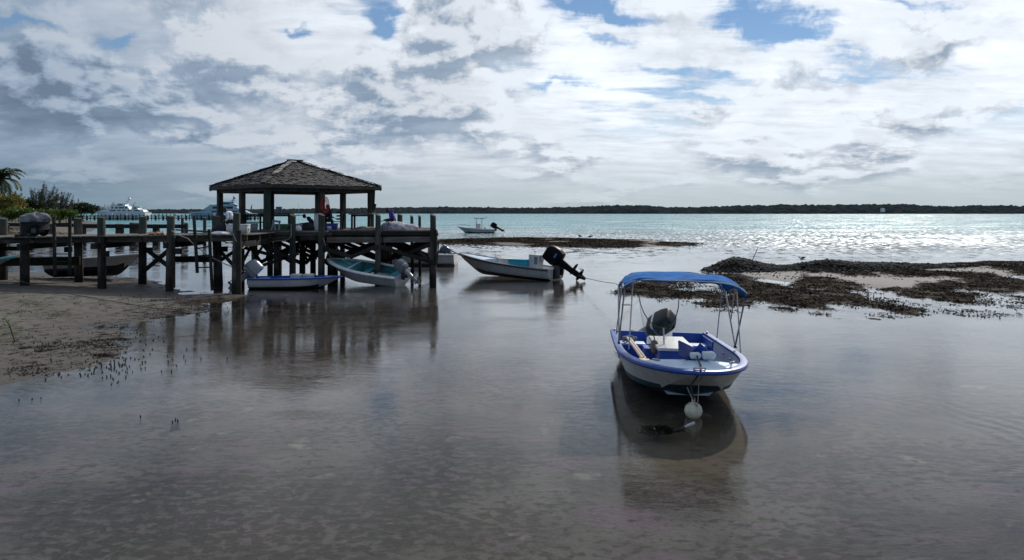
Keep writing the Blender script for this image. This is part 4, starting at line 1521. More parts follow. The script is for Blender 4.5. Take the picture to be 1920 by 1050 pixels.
    if tr_notch:
        nw, nd = tr_notch
        o2 = [(-h0, s_0), (-nw / 2, s_0), (-nw / 2, s_0 - nd), (nw / 2, s_0 - nd), (nw / 2, s_0), (h0, s_0), (bc0, chine), (0, kz), (-bc0, chine)]
    else:
        o2 = [(-h0, s_0), (h0, s_0), (bc0, chine), (0, kz), (-bc0, chine)]
    th_ = .06
    v1 = [(a_, 0.002, c_ + .01) for a_, c_ in o2]; v2 = [(a_ * .985, th_, c_ + .01) for a_, c_ in o2]
    k_ = len(o2)
    tb_ = MB()
    if tr_notch:
        tris = [[0, 1, 2, 8], [2, 7, 8], [2, 3, 7], [3, 6, 7], [3, 4, 5, 6]]
    else:
        tris = [[0, 1, 2, 3, 4]]
    tb_.add(v1 + v2, tris + [[i + k_ for i in f][::-1] for f in tris] + [[i, (i + 1) % k_, (i + 1) % k_ + k_, i + k_] for i in range(k_)])
    tb_.build('transom', tm_, root, local=True, smooth=False)
    for (yt, zt, wt, m_) in thwarts:
        t = yt / L
        ww = (hb(t) - wall) * 2 - .01
        MB().box((0, yt, zt), (ww * .97, wt, .045)).build('thwart', m_, root, local=True, bevel=.012)
        MB().box((0, yt + wt * .3, (zt + floor) / 2 - .01), (ww * .86, .03, zt - floor - .05)).build('thwart_riser', inner, root, local=True)
    return hb, sh, yr


def outboard(root, base, tilt, scale, cm, lm, steer=0., decal=None, roll=0., pm=None, stripe=None):
    """tilted outboard engine; base = clamp point in the boat's local frame"""
    S = Matrix.Translation(Vector(base)) @ Euler((0, roll, steer)).to_matrix().to_4x4() @ Euler((-tilt, 0, 0)).to_matrix().to_4x4() @ Matrix.Scale(scale, 4)

    def X(b):
        b.vs = [tuple(S @ Vector(v)) for v in b.vs]
        return b

    def sq(wd, ln, yc, z, n=18, e=4.4):
        r_ = []
        for q in range(n):
            a = 2 * math.pi * q / n
            c_, s_ = math.cos(a), math.sin(a)
            r_.append((math.copysign(abs(c_) ** (2 / e), c_) * wd / 2, yc + math.copysign(abs(s_) ** (2 / e), s_) * ln / 2, z))
        return r_
    # leg: clamp bracket, mid-section, plate, gearcase, skeg
    b = MB()
    b.loft([sq(.18, .26, -.24, .02), sq(.16, .24, -.24, -.2), sq(.11, .20, -.25, -.5), sq(.07, .20, -.27, -.72), sq(.05, .17, -.28, -.86)])
    b.loft([sq(.24, .42, -.33, -.53, e=2.2), sq(.24, .44, -.34, -.55, e=2.2)])
    b.loft([[(math.cos(q / 12 * 6.2832) * r_, y_, -.82 + math.sin(q / 12 * 6.2832) * r_) for q in range(12)] for y_, r_ in ((-.08, .01), (-.13, .045), (-.22, .06), (-.36, .06), (-.46, .045))])
    b.add([(-.012, -.20, -.86), (.012, -.20, -.86), (.012, -.38, -.86), (-.012, -.38, -.86), (-.006, -.28, -1.06), (.006, -.28, -1.06), (.006, -.37, -1.06), (-.006, -.37, -1.06)],
          [[0, 1, 5, 4], [1, 2, 6, 5], [2, 3, 7, 6], [3, 0, 4, 7], [4, 5, 6, 7], [3, 2, 1, 0]])
    leg = X(b).build('outboard_motor', lm, root, local=True)
    cb = MB()
    secs = [(.27, .40, -.24, .0), (.35, .54, -.25, .03), (.37, .60, -.26, .16), (.38, .62, -.26, .22), (.37, .60, -.25, .40), (.35, .55, -.23, .52), (.32, .49, -.215, .575), (.26, .40, -.20, .61), (.14, .24, -.18, .625)]
    rings = [sq(*s_, n=24) for s_ in secs]
    cb.loft(rings)
    if stripe is not None:
        for i, f in enumerate(cb.fs):
            if (stripe is True and 48 <= i < 72) or (stripe == 'side' and 48 <= i < 72 and (i % 24 in (0, 12))):
                cb.mi[i] = 1
    X(cb).build('cowl', [cm, decal or cm], leg, local=True, angle=50)
    pb = MB()
    for k_ in range(3):
        a = k_ * 2.0944
        pts = []
        for (rr, tw, cw_) in ((.03, .5, .04), (.09, .4, .075), (.135, .3, .05)):
            for s in (-1, 1):
                pts.append((math.cos(a + s * cw_ / rr * .5) * rr, -.50 + s * tw * cw_ * .5, -.82 + math.sin(a + s * cw_ / rr * .5) * rr))
        pb.add(pts, [[0, 1, 3, 2], [2, 3, 5, 4]])
    pb.loft([[(math.cos(q / 10 * 6.2832) * r_, y_, -.82 + math.sin(q / 10 * 6.2832) * r_) for q in range(10)] for y_, r_ in ((-.46, .045), (-.52, .04), (-.56, .012))])
    X(pb).build('propeller', pm or M_ENG_L, leg, local=True)
    br = MB()
    for s in (-1, 1):
        br.box((s * .13, -.08, -.10), (.035, .2, .34))
    br.tube([(-.16, -.16, .0), (.16, -.16, .0)], .035, 8)
    br.vs = [tuple(Matrix.Translation(Vector(base)) @ Matrix.Scale(scale, 4) @ Vector(v)) for v in br.vs]
    br.build('clamp_bracket', M_ENG_L, leg, local=True)
    return S


def boat(label, stern, bow, group='small boats around the pier', pitch=0., roll=0., name='skiff', z=0.):
    """Empty at the stern waterline, +Y towards the bow"""
    d = Vector(bow) - Vector(stern)
    rz = math.atan2(-d.x, d.y)
    return thing(name, label, 'boat', (stern[0], stern[1], z), (pitch, roll, rz), group), math.hypot(d.x, d.y)


# ---- foreground skiff with the blue awning
nb, NL = boat('blue and white open skiff with blue awning aground in the shallows', (3.57, 18.15), (3.12, 12.42), pitch=R(1.4), roll=R(-1.2))
hbN, shN, yrN = hull(nb, NL, 2.38, s0=.60, s1=.70, kz=-.14, sx=.96, tm=.48, p=2.6, q=2.0, paint=(.08, .34), rake=1.0, bf=1.0, colors=(M_WHITE, M_TEALB), inner=M_BLUE, inner_side=M_GREYW, chine=.10,
                     wall=.11, floor=.06, deck=.79, deck_m=M_BLUE_L, rail_m=M_RAILB, rail=(.10, .055), tr_notch=(.62, .30), tr_m=M_BLUE, n=34, keel_up=.66, flare=.88)
# rear bench either side of the well, blue stern lining
for s in (-1, 1):
    MB().box((s * .71, .62, .40), (.60, .42, .045)).build('stern_seat', M_BLUE_L, nb, local=True, bevel=.015)
    MB().box((s * .71, .80, .22), (.60, .03, .33)).build('seat_front', M_BLUE, nb, local=True)
    MB().box((s * .40, .50, .22), (.03, .60, .34)).build('well_side', M_BLUE, nb, local=True)
    # blue lining boards along the after quarters
    MB().bar((s * (hbN(.06) - .13), .1, .36), (s * (hbN(.22) - .13), 1.25, .37), .03, .42).build('quarter_lining', M_BLUE, nb, local=True)
# centre box with white top
MB().box((.02, 2.25, .33), (.68, 1.64, .62)).build('engine_box', M_BLUE, nb, local=True, bevel=.02)
MB().box((.02, 2.25, .66), (.76, 1.76, .06)).build('box_lid', M_WHITE, nb, local=True, bevel=.015)
MB().box((.02, 3.17, .22), (.60, .18, .26)).build('box_step', M_BLUE_L, nb, local=True, bevel=.02)
MB().box((.46, 2.0, .28), (.24, .5, .52)).build('side_locker', M_BLUE, nb, local=True, bevel=.02)
MB().box((.66, 3.55, .40), (.5, .5, .04)).build('side_deck', M_BLUE_L, nb, local=True, bevel=.012)
for s in (-1, 1):
    MB().box((s * (hbN(.9) - .12), NL * .885, .775), (.04, .16, .035), rot=(0, 0, s * .7)).build('cleat', M_ALU, nb, local=True, bevel=.008)
    MB().box((s * (hbN(.03) - .05), .22, .66), (.04, .14, .04)).build('cleat', M_ALU, nb, local=True, bevel=.008)
MB().tube([(-.10, NL - .12, .72), (-.09, NL - .06, .76), (.09, NL - .06, .76), (.10, NL - .12, .72)], .014, 6).build('bow_eye', M_ALU, nb, local=True)
# open hatch lid on the bow deck
hl = MB().box((-.02, 4.46, .81), (.46, .40, .035), rot=(R(-40), R(-24), R(14))).build('hatch_lid', M_BLUE_D, nb, local=True, bevel=.01)
hl2 = MB().box((-.27, 4.38, .81), (.30, .035, .24), rot=(R(-10), R(-38), R(-28))).build('hatch_flap', M_BLUE, nb, local=True, bevel=.01)
# cleats on the inside
for yy_, zz in ((2.3, .5), (3.0, .5)):
    MB().box((-hbN(yy_ / NL) + .13, yy_, zz), (.05, .12, .03)).build('cleat', M_ALU, nb, local=True, bevel=.008)
outboard(nb, (.24, -.02, .50), R(44), 1.12, M_BLK, M_ENG_L, steer=R(20), decal=M_ALU, roll=R(-44), stripe=True)
# bimini: hoops, cloth, struts
pivL, pivR = Vector((-1.17, 2.95, .74)), Vector((1.17, 2.95, .74))


def hoop(yf, z_end, crown, n=15, zl=0., zr=0.):
    pts = []
    for i in range(n):
        f = -1 + 2 * i / (n - 1)
        x_ = 1.14 * math.copysign(1 - (1 - abs(f)) ** 1.15, f)
        prof = (1 - abs(f) ** 4.6)
        z_ = z_end + crown * prof + (zl if f < 0 else zr) * (abs(f) ** 2)
        pts.append(Vector((x_, yf, z_)))
    return pts


h_f = hoop(3.95, 1.93, .17, zl=-.02, zr=.06)       # forward hoop (nearest)
h_m = hoop(3.05, 2.01, .17)
h_r = hoop(2.05, 1.85, .31, zl=-.06, zr=0)
cloth = MB()
rows_ = []
for k_ in range(13):
    f = k_ / 12
    row = []
    for i in range(15):
        a, m_, c = h_f[i], h_m[i], h_r[i]
        p_ = a * (1 - f) * (1 - 2 * f) + m_ * 4 * f * (1 - f) + c * f * (2 * f - 1)
        p_ = Vector(p_)
        sag = .03 * math.sin(f * math.pi * 2) ** 2
        edge = abs(i - 7) / 7
        p_.z += -sag + .018 + .012 * math.sin(f * 19 + i * 1.7) * edge - .012 * math.sin(i * .9 + f * 6)
        row.append(p_)
    # side valance hanging from the outer hoop bends
    d1 = .07 + .04 * math.sin(f * 11) + (.09 if k_ in (0, 12) else 0)
    l_, r_ = row[0].copy(), row[-1].copy()
    l_.z -= d1; r_.z -= d1 * (1.15 if f > .5 else .8)
    l_.x += .02; r_.x -= .02
    rows_.append([l_] + row + [r_])
fr_ = [p_ - Vector((0, -.02, .035 + .05 * (abs(i - 8) / 8) ** 2 + .012 * math.sin(i * 1.3))) for i, p_ in enumerate(rows_[0])]
rr_ = [p_ - Vector((0, .03, .09)) for p_ in rows_[-1]]
cloth.loft([fr_] + rows_ + [rr_], closed=False, caps=False)
co_ = cloth.build('canopy', M_CANVAS, nb, local=True, angle=70)
md = co_.modifiers.new('solid', 'SOLIDIFY'); md.thickness = .004
for h_ in (h_f, h_m, h_r):
    MB().tube(h_, .016, 7).build('hoop', M_ALU, nb, local=True)
for s, i in ((-1, 0), (1, -1)):
    pv = pivL if s < 0 else pivR
    for h_ in (h_f, h_r):
        MB().tube([h_[i], pv], .017, 7).build('pole', M_ALU, nb, local=True)
    MB().tube([h_m[i] + Vector((-s * .0, 0, 0)), pv + (h_r[i] - pv) * .45], .014, 6).build('pole', M_ALU, nb, local=True)
    MB().tube([h_r[i] + Vector((-s * .08, .05, .1)), Vector((s * (hbN(.22) - .05), 1.3, .68))], .011, 6).build('strut', M_ALU, nb, local=True)
    MB().tube([h_f[i] + Vector((-s * .16, -.1, .13)), Vector((s * (hbN(.72) - .06), 3.98, .77))], .013, 6).build('strut', M_ALU, nb, local=True)
    MB().box(pv, (.05, .09, .05)).build('pole_foot', M_ENG_L, nb, local=True, bevel=.01)
NBM = MW[nb]


def NB(x_, y_, z_):
    return NBM @ Vector((x_, y_, z_))


# loose gear lying in the skiff
t_ = thing('oars', 'pair of pale wooden oars lying along the shaded side of the blue awning skiff', 'oars', NB(.85, 2.2, .5), group=None)
for k_, (a_, b_) in enumerate((((.86, 1.15, .60), (.74, 3.45, .52)), ((.78, 1.0, .56), (.66, 3.35, .49)))):
    a_, b_ = NB(*a_), NB(*b_)
    o_ = MB().tube([a_, b_], [.026, .03], 8).build('oar', M_OAR, t_)
    e_ = b_ + (b_ - a_).normalized() * .1
    MB().bar(b_, b_ + (b_ - a_).normalized() * .45, .13, .025).build('blade', M_OAR, o_, bevel=.01)
rc = NB(.80, .95, .46)
t_ = thing('rope_coil', 'tangled pale rope heaped on the stern seat beside the oars', 'rope', rc)
for k_ in range(5):
    MB().tube([rc + Vector((math.cos(a) * (.12 + .012 * k_) * (1 + .2 * math.sin(2 * a + k_)), math.sin(a) * (.10 + .01 * k_), .02 + .026 * k_ + .02 * math.sin(3 * a + k_))) for a in np.linspace(0, 6.2832, 16)], .013, 5).build('loop', M_ROPE if k_ % 2 else M_GREYP, t_)
# landing net: pole, hoop, mesh bag
t_ = thing('landing_net', 'long handled landing net with fine mesh standing in the blue awning skiff', 'net', NB(.30, 2.6, .1))
foot, neck = NB(.20, 2.75, .10), NB(.22, 2.55, 1.02)
MB().tube([foot, neck], .017, 7).build('handle', M_ALU, t_)
hoop_p = []
tipA, tipB = NB(.72, 2.25, 1.66), NB(-.12, 2.2, 1.78)
cen2 = (tipA + tipB) / 2
for a in np.linspace(0, 6.2832, 25):
    r_ = (tipB - tipA) / 2
    d_ = (neck - cen2)
    p_ = cen2 + r_ * math.cos(a) + (d_ * math.sin(a) if math.sin(a) > 0 else d_ * .12 * math.sin(a))
    hoop_p.append(p_)
MB().tube(hoop_p[:13], .010, 6, caps=True).build('hoop', M_ROPED, t_)
nv = MB()
bot = NB(.42, 2.40, .55)
prev = None
levels = 15
ringsn = []
for k_ in range(levels):
    f = k_ / (levels - 1)
    rg_ = [hoop_p[i].lerp(bot, f) + (cen2 - hoop_p[i]) * (-.25 * math.sin(f * math.pi)) * .6 for i in range(0, 24)]
    ringsn.append(rg_)
wr = .0009
for k_ in range(levels - 1):
    for i in range(24):
        a_ = ringsn[k_][i]
        for j in ((i + 1) % 24, (i - 1) % 24):
            c_ = ringsn[k_ + 1][j]
            nv.bar(a_, c_, wr, wr)
nv.build('mesh_bag', M_NET, t_, smooth=False, kind='stuff')
gv = MB()
for k_ in range(9):
    for i in range(10):
        p_ = NB(.52 - i * .055 - k_ * .02, 2.25, .66 + k_ * .06)
        gv.bar(p_, p_ + Vector((.06, 0, .055)), .0018, .0018)
        gv.bar(p_ + Vector((.06, 0, 0)), p_ + Vector((0, 0, .06)), .0018, .0018)
gv.build('green_mesh', M_NETG, t_, smooth=False, kind='stuff')
fl_ = NB(.40, 2.58, .62)
t_ = thing('net_float', 'mottled brown fishing float hanging beside the white topped box in the skiff', 'float', fl_)
MB().lathe([(.01, -.15), (.06, -.12), (.095, 0), (.06, .12), (.02, .15)], fl_, 14).build('float_body', mat('float_brown', (.20, .16, .12), .6, var=.6, scale=14, col2=(.04, .05, .05)), t_)
MB().tube([fl_ + Vector((0, 0, .14)), fl_ + Vector((-.02, 0, .26))], .012, 6).build('loop', M_ROPED, t_)
# jugs and ropes on the bow deck
for k_, (pp, sz, lab) in enumerate((((-.34, 4.62, .80), (.24, .15, .14), 'clear square plastic jug lying on the bow deck of the blue awning skiff'),
                                    ((-.10, 4.62, .79), (.2, .12, .11), 'round crumpled white plastic bottle beside the open blue hatch lid'))):
    c = NB(*pp)
    t_ = thing('plastic_jug', lab, 'jug', c)
    b = MB()
    b.loft([[c + Vector((x_ * sz[0] * .5, y_ * sz[1] * kk * .5, z_ * sz[2] * kk * .5 + .01)) for y_, z_ in ((-1, -.7), (-.7, -1), (.7, -1), (1, -.7), (1, .7), (.7, 1), (-.7, 1), (-1, .7))]
            for x_, kk in ((-1, .35), (-.95, .8), (-.8, 1), (.0, .92), (.55, 1), (.8, .8), (.95, .4), (1.1, .3))])
    b.build('jug_body', M_JUG, t_, angle=50)
    MB().tube([c + Vector((sz[0] * .55, 0, .01)), c + Vector((sz[0] * .68, 0, .01))], .024, 8).build('screw_cap', M_DECAL, t_)
# painter, buoy, anchor clump
bowp = NB(0, NL - .02, .72)
by = P(1300, 781, 0) + Vector((0, .0, .10))
by = Vector((by.x, by.y, .10))
t_ = thing('mooring_buoy', 'round yellowed white buoy hanging at the bow of the blue awning skiff', 'buoy', by)
MB().lathe([(.005, -.155), (.08, -.13), (.135, -.07), (.155, 0), (.135, .075), (.08, .13), (.03, .15), (.03, .19), (.005, .19)], by, 20).build('float_ball', M_BUOY, t_, angle=60)
ey = MB()
ey.tube([by + Vector((math.cos(a) * .03, 0, .20 + math.sin(a) * .03)) for a in np.linspace(0, 6.2832, 10)], .008, 5, caps=False)
ey.build('eye', M_ALU, t_)
# rope from deck over the bow down to buoy
def rope(name, label, pts, r, m, sag=0., n=14, group=None, cat='rope'):
    pts = [Vector(p_) for p_ in pts]
    out_ = []
    for i in range(len(pts) - 1):
        for j in range(n):
            f = j / n
            p_ = pts[i].lerp(pts[i + 1], f)
            p_.z -= sag * 4 * f * (1 - f)
            out_.append(p_)
    out_.append(pts[-1])
    b = MB().tube(out_, r, 6)
    return tag(b.build(name, m), label, cat, group)


rope('bow_rope', 'dark rope hanging over the bow of the blue awning skiff down to the buoy',
     [NB(-.12, 4.7, .80), NB(-.04, NL - .25, .79), bowp + Vector((0, -.06, .03)), by + Vector((-.05, -.02, .45)), by + Vector((0, 0, .2))], .017, M_ROPED, .02)
rope('bow_rope', 'thin pale doubled line between the bow rope and the round buoy', [bowp + Vector((.06, -.07, .02)), by + Vector((.10, .02, .5)), by + Vector((.04, -.12, .1)), by + Vector((-.12, -.05, .42))], .008, M_ROPE, .03)
ac = P(1252, 812, -.08)
rope('anchor_line', 'slack line running under water from the buoy to the weedy anchor', [by + Vector((0, 0, -.12)), P(1282, 790, -.13), ac], .012, M_ROPED, .0)

def place(o, loc):
    o.location = loc
    return o


# ---- long white skiff with big black outboard
b4, L4 = boat('long white skiff with big black tilted outboard and teal cooler', (2.30, 39.1), (-3.08, 42.9), pitch=R(2.5))
hb4, sh4, yr4 = hull(b4, L4, 1.95, s0=.56, s1=.90, kz=-.16, sx=.88, tm=.42, p=2.0, q=1.25, paint=(.05, .20), rake=.8, bf=.4, colors=(M_GREYW, M_BLACKB), inner=M_WHITE2, chine=.08, floor=.12,
                     deck=.66, deck_m=M_BLUE_L, rail_m=M_ENG_L, rail=(.10, .07), n=28, thwarts=((4.0, .42, .3, M_WHITE2),))
outboard(b4, (0, -.02, .66), R(57), 1.58, M_BLK, M_BLK, steer=R(4), decal=M_DECAL, stripe='side', pm=M_ALU)
MB().box((0, -.03, .3), (.62, .05, .5)).build('engine_pad', M_BLK, b4, local=True, bevel=.01)
MB().box((0.05, 1.32, .68), (.46, .66, 1.08)).build('console', M_WHITE2, b4, local=True, bevel=.03)
MB().box((-.185, 1.18, .92), (.012, .2, .40)).build('console_panel', M_ENG_G, b4, local=True)
MB().tube([(0.05 + math.cos(a) *   .16, .95 + math.sin(a) * .03, 1.0 + math.sin(a) * .16) for a in np.linspace(0, 6.2832, 16)], .014, 6, caps=False).build('steering_wheel', M_BLK, b4, local=True)
MB().tube([(.05, 1.4, 1.2), (.05, 1.4, 1.34), (.0, 1.44, 1.38)], .012, 6).build('aerial', M_BLK, b4, local=True)
M4 = MW[b4]


def cooler(label, root_m, c, sz, m, lid, marks=False, rzx=0.):
    loc = root_m @ Vector(c)
    t = thing('cooler', label, 'cooler', loc, (0, 0, root_m.to_euler().z + rzx))
    MB().box((0, 0, sz[2] * .42), (sz[0], sz[1], sz[2] * .84)).build('chest', m, t, local=True, bevel=.02)
    MB().box((0, 0, sz[2] * .92), (sz[0] + .03, sz[1] + .03, sz[2] * .16)).build('lid', lid, t, local=True, bevel=.02)
    for s in (-1, 1):
        MB().box((0, s * (sz[1] / 2 + .015), sz[2] * .55), (sz[0] * .4, .03, .05)).build('handle', lid, t, local=True, bevel=.008)
    if marks:
        for (yy_, zz, l_) in ((.28, .25, .12), (.18, .22, .06), (.12, .25, .05), (-.18, .24, .05), (.23, .2, .1)):
            MB().box((-sz[0] / 2 - .003, yy_, zz), (.005, l_, .03)).build('dark_mark', M_BLK, t, local=True)
    return t


cooler('bright teal cooler in the long white skiff next to the steering console', M4, (-.25, 2.18, .34), (.5, 1.1, .58), M_COOLT, M_COOLT, True)
cooler('off white cooler box forward of the teal cooler in the long white skiff', M4, (-.15, 3.12, .34), (.5, .72, .54), M_WHITE2, M_WHITE2)
bag('dark_cover', 'dark folded cover with an orange corner lying forward in the long white skiff', 'cover', M4 @ Vector((0, 4.6, .42)), (.4, .62, .2), M_GREYP, 55, .25)

# ---- teal lined boat, grounded and heeled
b3, L3 = boat('heeled white boat with teal inside and grey outboard at the platform piles', (-5.25, 36.05), (-9.25, 37.75), pitch=R(5), roll=R(-14), z=.03)
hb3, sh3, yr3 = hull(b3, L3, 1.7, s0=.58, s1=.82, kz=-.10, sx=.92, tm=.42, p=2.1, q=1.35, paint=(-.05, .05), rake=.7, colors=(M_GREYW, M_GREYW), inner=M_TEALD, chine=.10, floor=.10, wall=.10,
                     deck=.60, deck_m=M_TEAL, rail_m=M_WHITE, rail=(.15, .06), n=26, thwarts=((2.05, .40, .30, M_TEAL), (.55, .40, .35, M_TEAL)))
outboard(b3, (.0, -.02, .58), R(52), .98, M_ENG_G, M_ENG_S, steer=R(-8), decal=M_ALU, stripe=True)
M3 = MW[b3]
MB().tube([(math.cos(a) * hb3(.62) * .9, L3 * .62 + .0, sh3(.62) + .04 - abs(math.cos(a)) * .02) for a in np.linspace(math.pi, 0, 9)], .03, 6).build('deck_coaming', M_WHITE, b3, local=True)
bag('net_heap', 'small grey net bundle in the stern of the heeled teal lined boat', 'fishing net', M3 @ Vector((-.15, 1.1, .22)), (.42, .36, .22), M_NETL, 61, .35)
MB().box((-.1, 1.72, .27), (.4, .1, .28)).build('white_panel', M_WHITE, b3, local=True, bevel=.01)

# ---- little blue topped skiff
b2, L2 = boat('low white skiff with blue gunwale and pale grey tilted outboard', (-12.12, 34.75), (-7.95, 34.9))
hb2, sh2, yr2 = hull(b2, L2, 1.45, s0=.47, s1=.53, kz=-.10, sx=.9, tm=.45, p=2.2, q=1.4, paint=(.09, .16), rake=.75, colors=(M_WHITE2, M_BLACKB), inner=M_BLUE, chine=.06, floor=.08, wall=.16,
                     deck=.82, deck_m=M_BLUE_L, rail_m=M_RAILB, rail=(.16, .05), n=24, thwarts=((.45, .42, .5, M_BLUE_L),))
outboard(b2, (0, .04, .50), R(46), 1.15, M_ENG_S, M_ENG_G, steer=R(0), decal=M_ENG_G, stripe=True)
M2 = MW[b2]
for k_, (yy_, lab) in enumerate(((2.05, 'white lidded box amidships in the low blue gunwale skiff nearer its engine'), (2.62, 'white lidded box amidships in the low blue gunwale skiff nearer its bow'))):
    cooler(lab, M2, (-.05, yy_, .12), (.5, .42, .52), M_WHITE2, M_WHITE)

# ---- white boat beyond the pier end
b5, L5 = boat('white boat with a dark hooded engine cover lying behind the outer corner of the pier', (-3.75, 50.2), (-9.4, 50.8))
hb5, sh5, yr5 = hull(b5, L5, 2.1, s0=.72, s1=.95, kz=-.2, sx=.9, tm=.45, p=2.1, q=1.3, paint=(.03, .1), rake=.9, colors=(M_WHITE2, M_GREYW), inner=M_WHITE2, floor=.15,
                     deck=.55, deck_m=M_WHITE2, rail_m=M_WHITE2, n=22)
MB().box((0, 1.2, .62), (1.5, .9, .35)).build('stern_locker', M_WHITE2, b5, local=True, bevel=.03)
MB().loft([[(x_ * w_, .75 + y_ * l_ + o_, z_) for x_, y_ in ((-1, -.7), (-.7, -1), (.7, -1), (1, -.7), (1, .7), (.7, 1), (-.7, 1), (-1, .7))] for w_, l_, o_, z_ in ((.34, .42, 0, .78), (.33, .41, 0, .92), (.27, .32, .02, 1.1), (.18, .2, .04, 1.24), (.06, .08, .05, 1.29))]).build('engine_cover', M_NAVY, b5, local=True)

# ---- centre console boat on the flat beyond
cc = P(900, 436, 0)
b6, L6 = boat('pale centre console boat with T top anchored beyond the brown sandbar', (P(928, 437).x, 129.0), (P(857, 437).x, 129.6), name='centre_console_boat')
hb6, sh6, yr6 = hull(b6, L6, 2.3, s0=.62, s1=1.15, kz=-.25, sx=.92, tm=.45, p=2.1, q=1.3, paint=(.1, .2), rake=1.1, colors=(M_GREYW, M_BLACKB), inner=M_WHITE2, floor=.25, deck=.72, deck_m=M_WHITE2, rail_m=M_WHITE2, n=22)
MB().box((0, 2.9, .95), (.7, .8, 1.3)).build('console', M_WHITE2, b6, local=True, bevel=.05)
MB().box((0, 3.25, 1.75), (.7, .06, .4), rot=(R(-20), 0, 0)).build('windscreen', M_GLASS, b6, local=True)
MB().box((0, 2.6, 2.55), (1.7, 1.9, .09)).build('t_top', M_NAVY, b6, local=True, bevel=.03)
for sx_ in (-.55, .55):
    for y0_ in (2.3, 3.2):
        MB().tube([(sx_, y0_, .5), (sx_, y0_, 2.5)], .035, 6).build('t_top_pole', M_ALU, b6, local=True)
MB().tube([(0, 1.6, 2.62), (0, 1.45, 2.75)], .05, 6).build('rod_holder', M_ENG_L, b6, local=True)
MB().tube([(s_[0], s_[1], s_[2]) for s_ in ((-.9, 4.2, 1.25), (-.75, 5.3, 1.4), (0, 6.4, 1.5), (.75, 5.3, 1.4), (.9, 4.2, 1.25))], .025, 6).build('bow_rail', M_ALU, b6, local=True)
MB().box((0, 1.7, .75), (.8, .5, .5)).build('seat', M_WHITE2, b6, local=True, bevel=.04)
outboard(b6, (0, 0, .75), R(58), 1.6, M_BLK, M_BLK, pm=M_ALU)

# ---- boats half hidden at the left
b7, L7 = boat('white hull resting on the wet sand behind the shore end of the pier', (-24.3, 39.6), (-19.35, 39.2), pitch=R(2.0), z=.28)
hull(b7, L7, 1.9, s0=.75, s1=.92, kz=-.2, sx=.9, tm=.45, p=2.1, q=1.3, paint=(.28, .38), rake=.9, colors=(M_WHITE2, M_BLACKB), inner=M_WHITE2, floor=.1, deck=.7, deck_m=M_WHITE2, rail_m=M_WHITE2, n=22)
MB().box((0, 2.6, 1.0), (.6, .5, .9)).build('console', M_WHITE2, b7, local=True, bevel=.03)
MB().box((-.31, 2.6, 1.2), (.02, .34, .3)).build('console_window', M_GREYP, b7, local=True)
b8, L8 = boat('small grey hull end showing between the shore end piles', (-30.0, 38.8), (-25.6, 38.6), z=.35)
hull(b8, L8, 1.6, s0=.68, s1=.72, kz=-.1, sx=.9, tm=.45, p=2.4, q=1.6, paint=(.1, .1), rake=.7, colors=(M_GREYW, M_BLACKB), inner=M_GREYW, floor=.1, deck=.8, deck_m=M_WHITE2, rail_m=M_GREYW, n=18)
b9, L9 = boat('grey green bow of a beached dinghy with teal deck on the sand edge', (-27.0, 30.2), (-20.75, 31.3), pitch=R(5), z=.5)
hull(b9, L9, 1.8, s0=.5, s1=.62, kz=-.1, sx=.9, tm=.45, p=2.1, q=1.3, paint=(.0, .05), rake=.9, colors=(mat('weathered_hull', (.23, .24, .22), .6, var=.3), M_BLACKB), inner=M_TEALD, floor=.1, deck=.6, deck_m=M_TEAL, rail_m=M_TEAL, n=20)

# ---- mooring lines
rope('mooring_rope', 'rope sloping from the pier pile down to the bow of the heeled teal lined boat', [Q(606, 447, 36.7), M3 @ Vector((0, L3 - .25, .86))], .022, M_ROPE, .05, group='mooring ropes')
rope('deck_rope', 'pale rope lying across the teal foredeck of the heeled boat', [M3 @ Vector((0, L3 - .25, .90)), M3 @ Vector((.1, L3 * .82, .86)), M3 @ Vector((-.3, L3 * .63, .80))], .02, M_ROPE, 0, 4)
rope('mooring_rope', 'long pale rope from the third front pile down past the ladder to the grey outboard', [Q(322, 433, 33.0), Q(352, 447, 33.0), Q(390, 479, 33.0), Q(456, 509, 34.2)], .022, M_ROPE, .03, group='mooring ropes')
rope('mooring_rope', 'dark line from the bow of the long white skiff up to the pier corner', [Q(872, 482, 42.2), Q(818, 449, 38.5)], .03, M_ROPED, .1, group='mooring ropes')
rope('mooring_rope', 'thin line from the big black outboard into the water by the blue awning', [M4 @ Vector((0, -1.3, .35)), Q(1150, 531, 28), P(1215, 545, .0)], .012, M_ROPED, .05, group='mooring ropes')
rope('beach_rope', 'long thin line lying across the sand from the beached dinghy', [M_ for M_ in (Q(28, 524, 31.0), P(100, 546, .32), P(200, 563, .22), P(290, 578, .10), P(350, 582, .05))], .014, M_ROPED, .0)
rope('pile_rope', 'rope tied round the tallest front pile and hanging in a loop', [Q(437, 438, 32.3), Q(443, 452, 32.2), Q(455, 466, 32.6), Q(459, 462, 33.)], .02, M_ROPE, .0)
rope('edge_rope', 'pale rope draped along the platform edge below the white bag', [Q(546, 420, 36.75), Q(546, 443, 36.75), Q(538, 450, 36.9), Q(490, 453, 36.9)], .018, M_ROPE, .02)

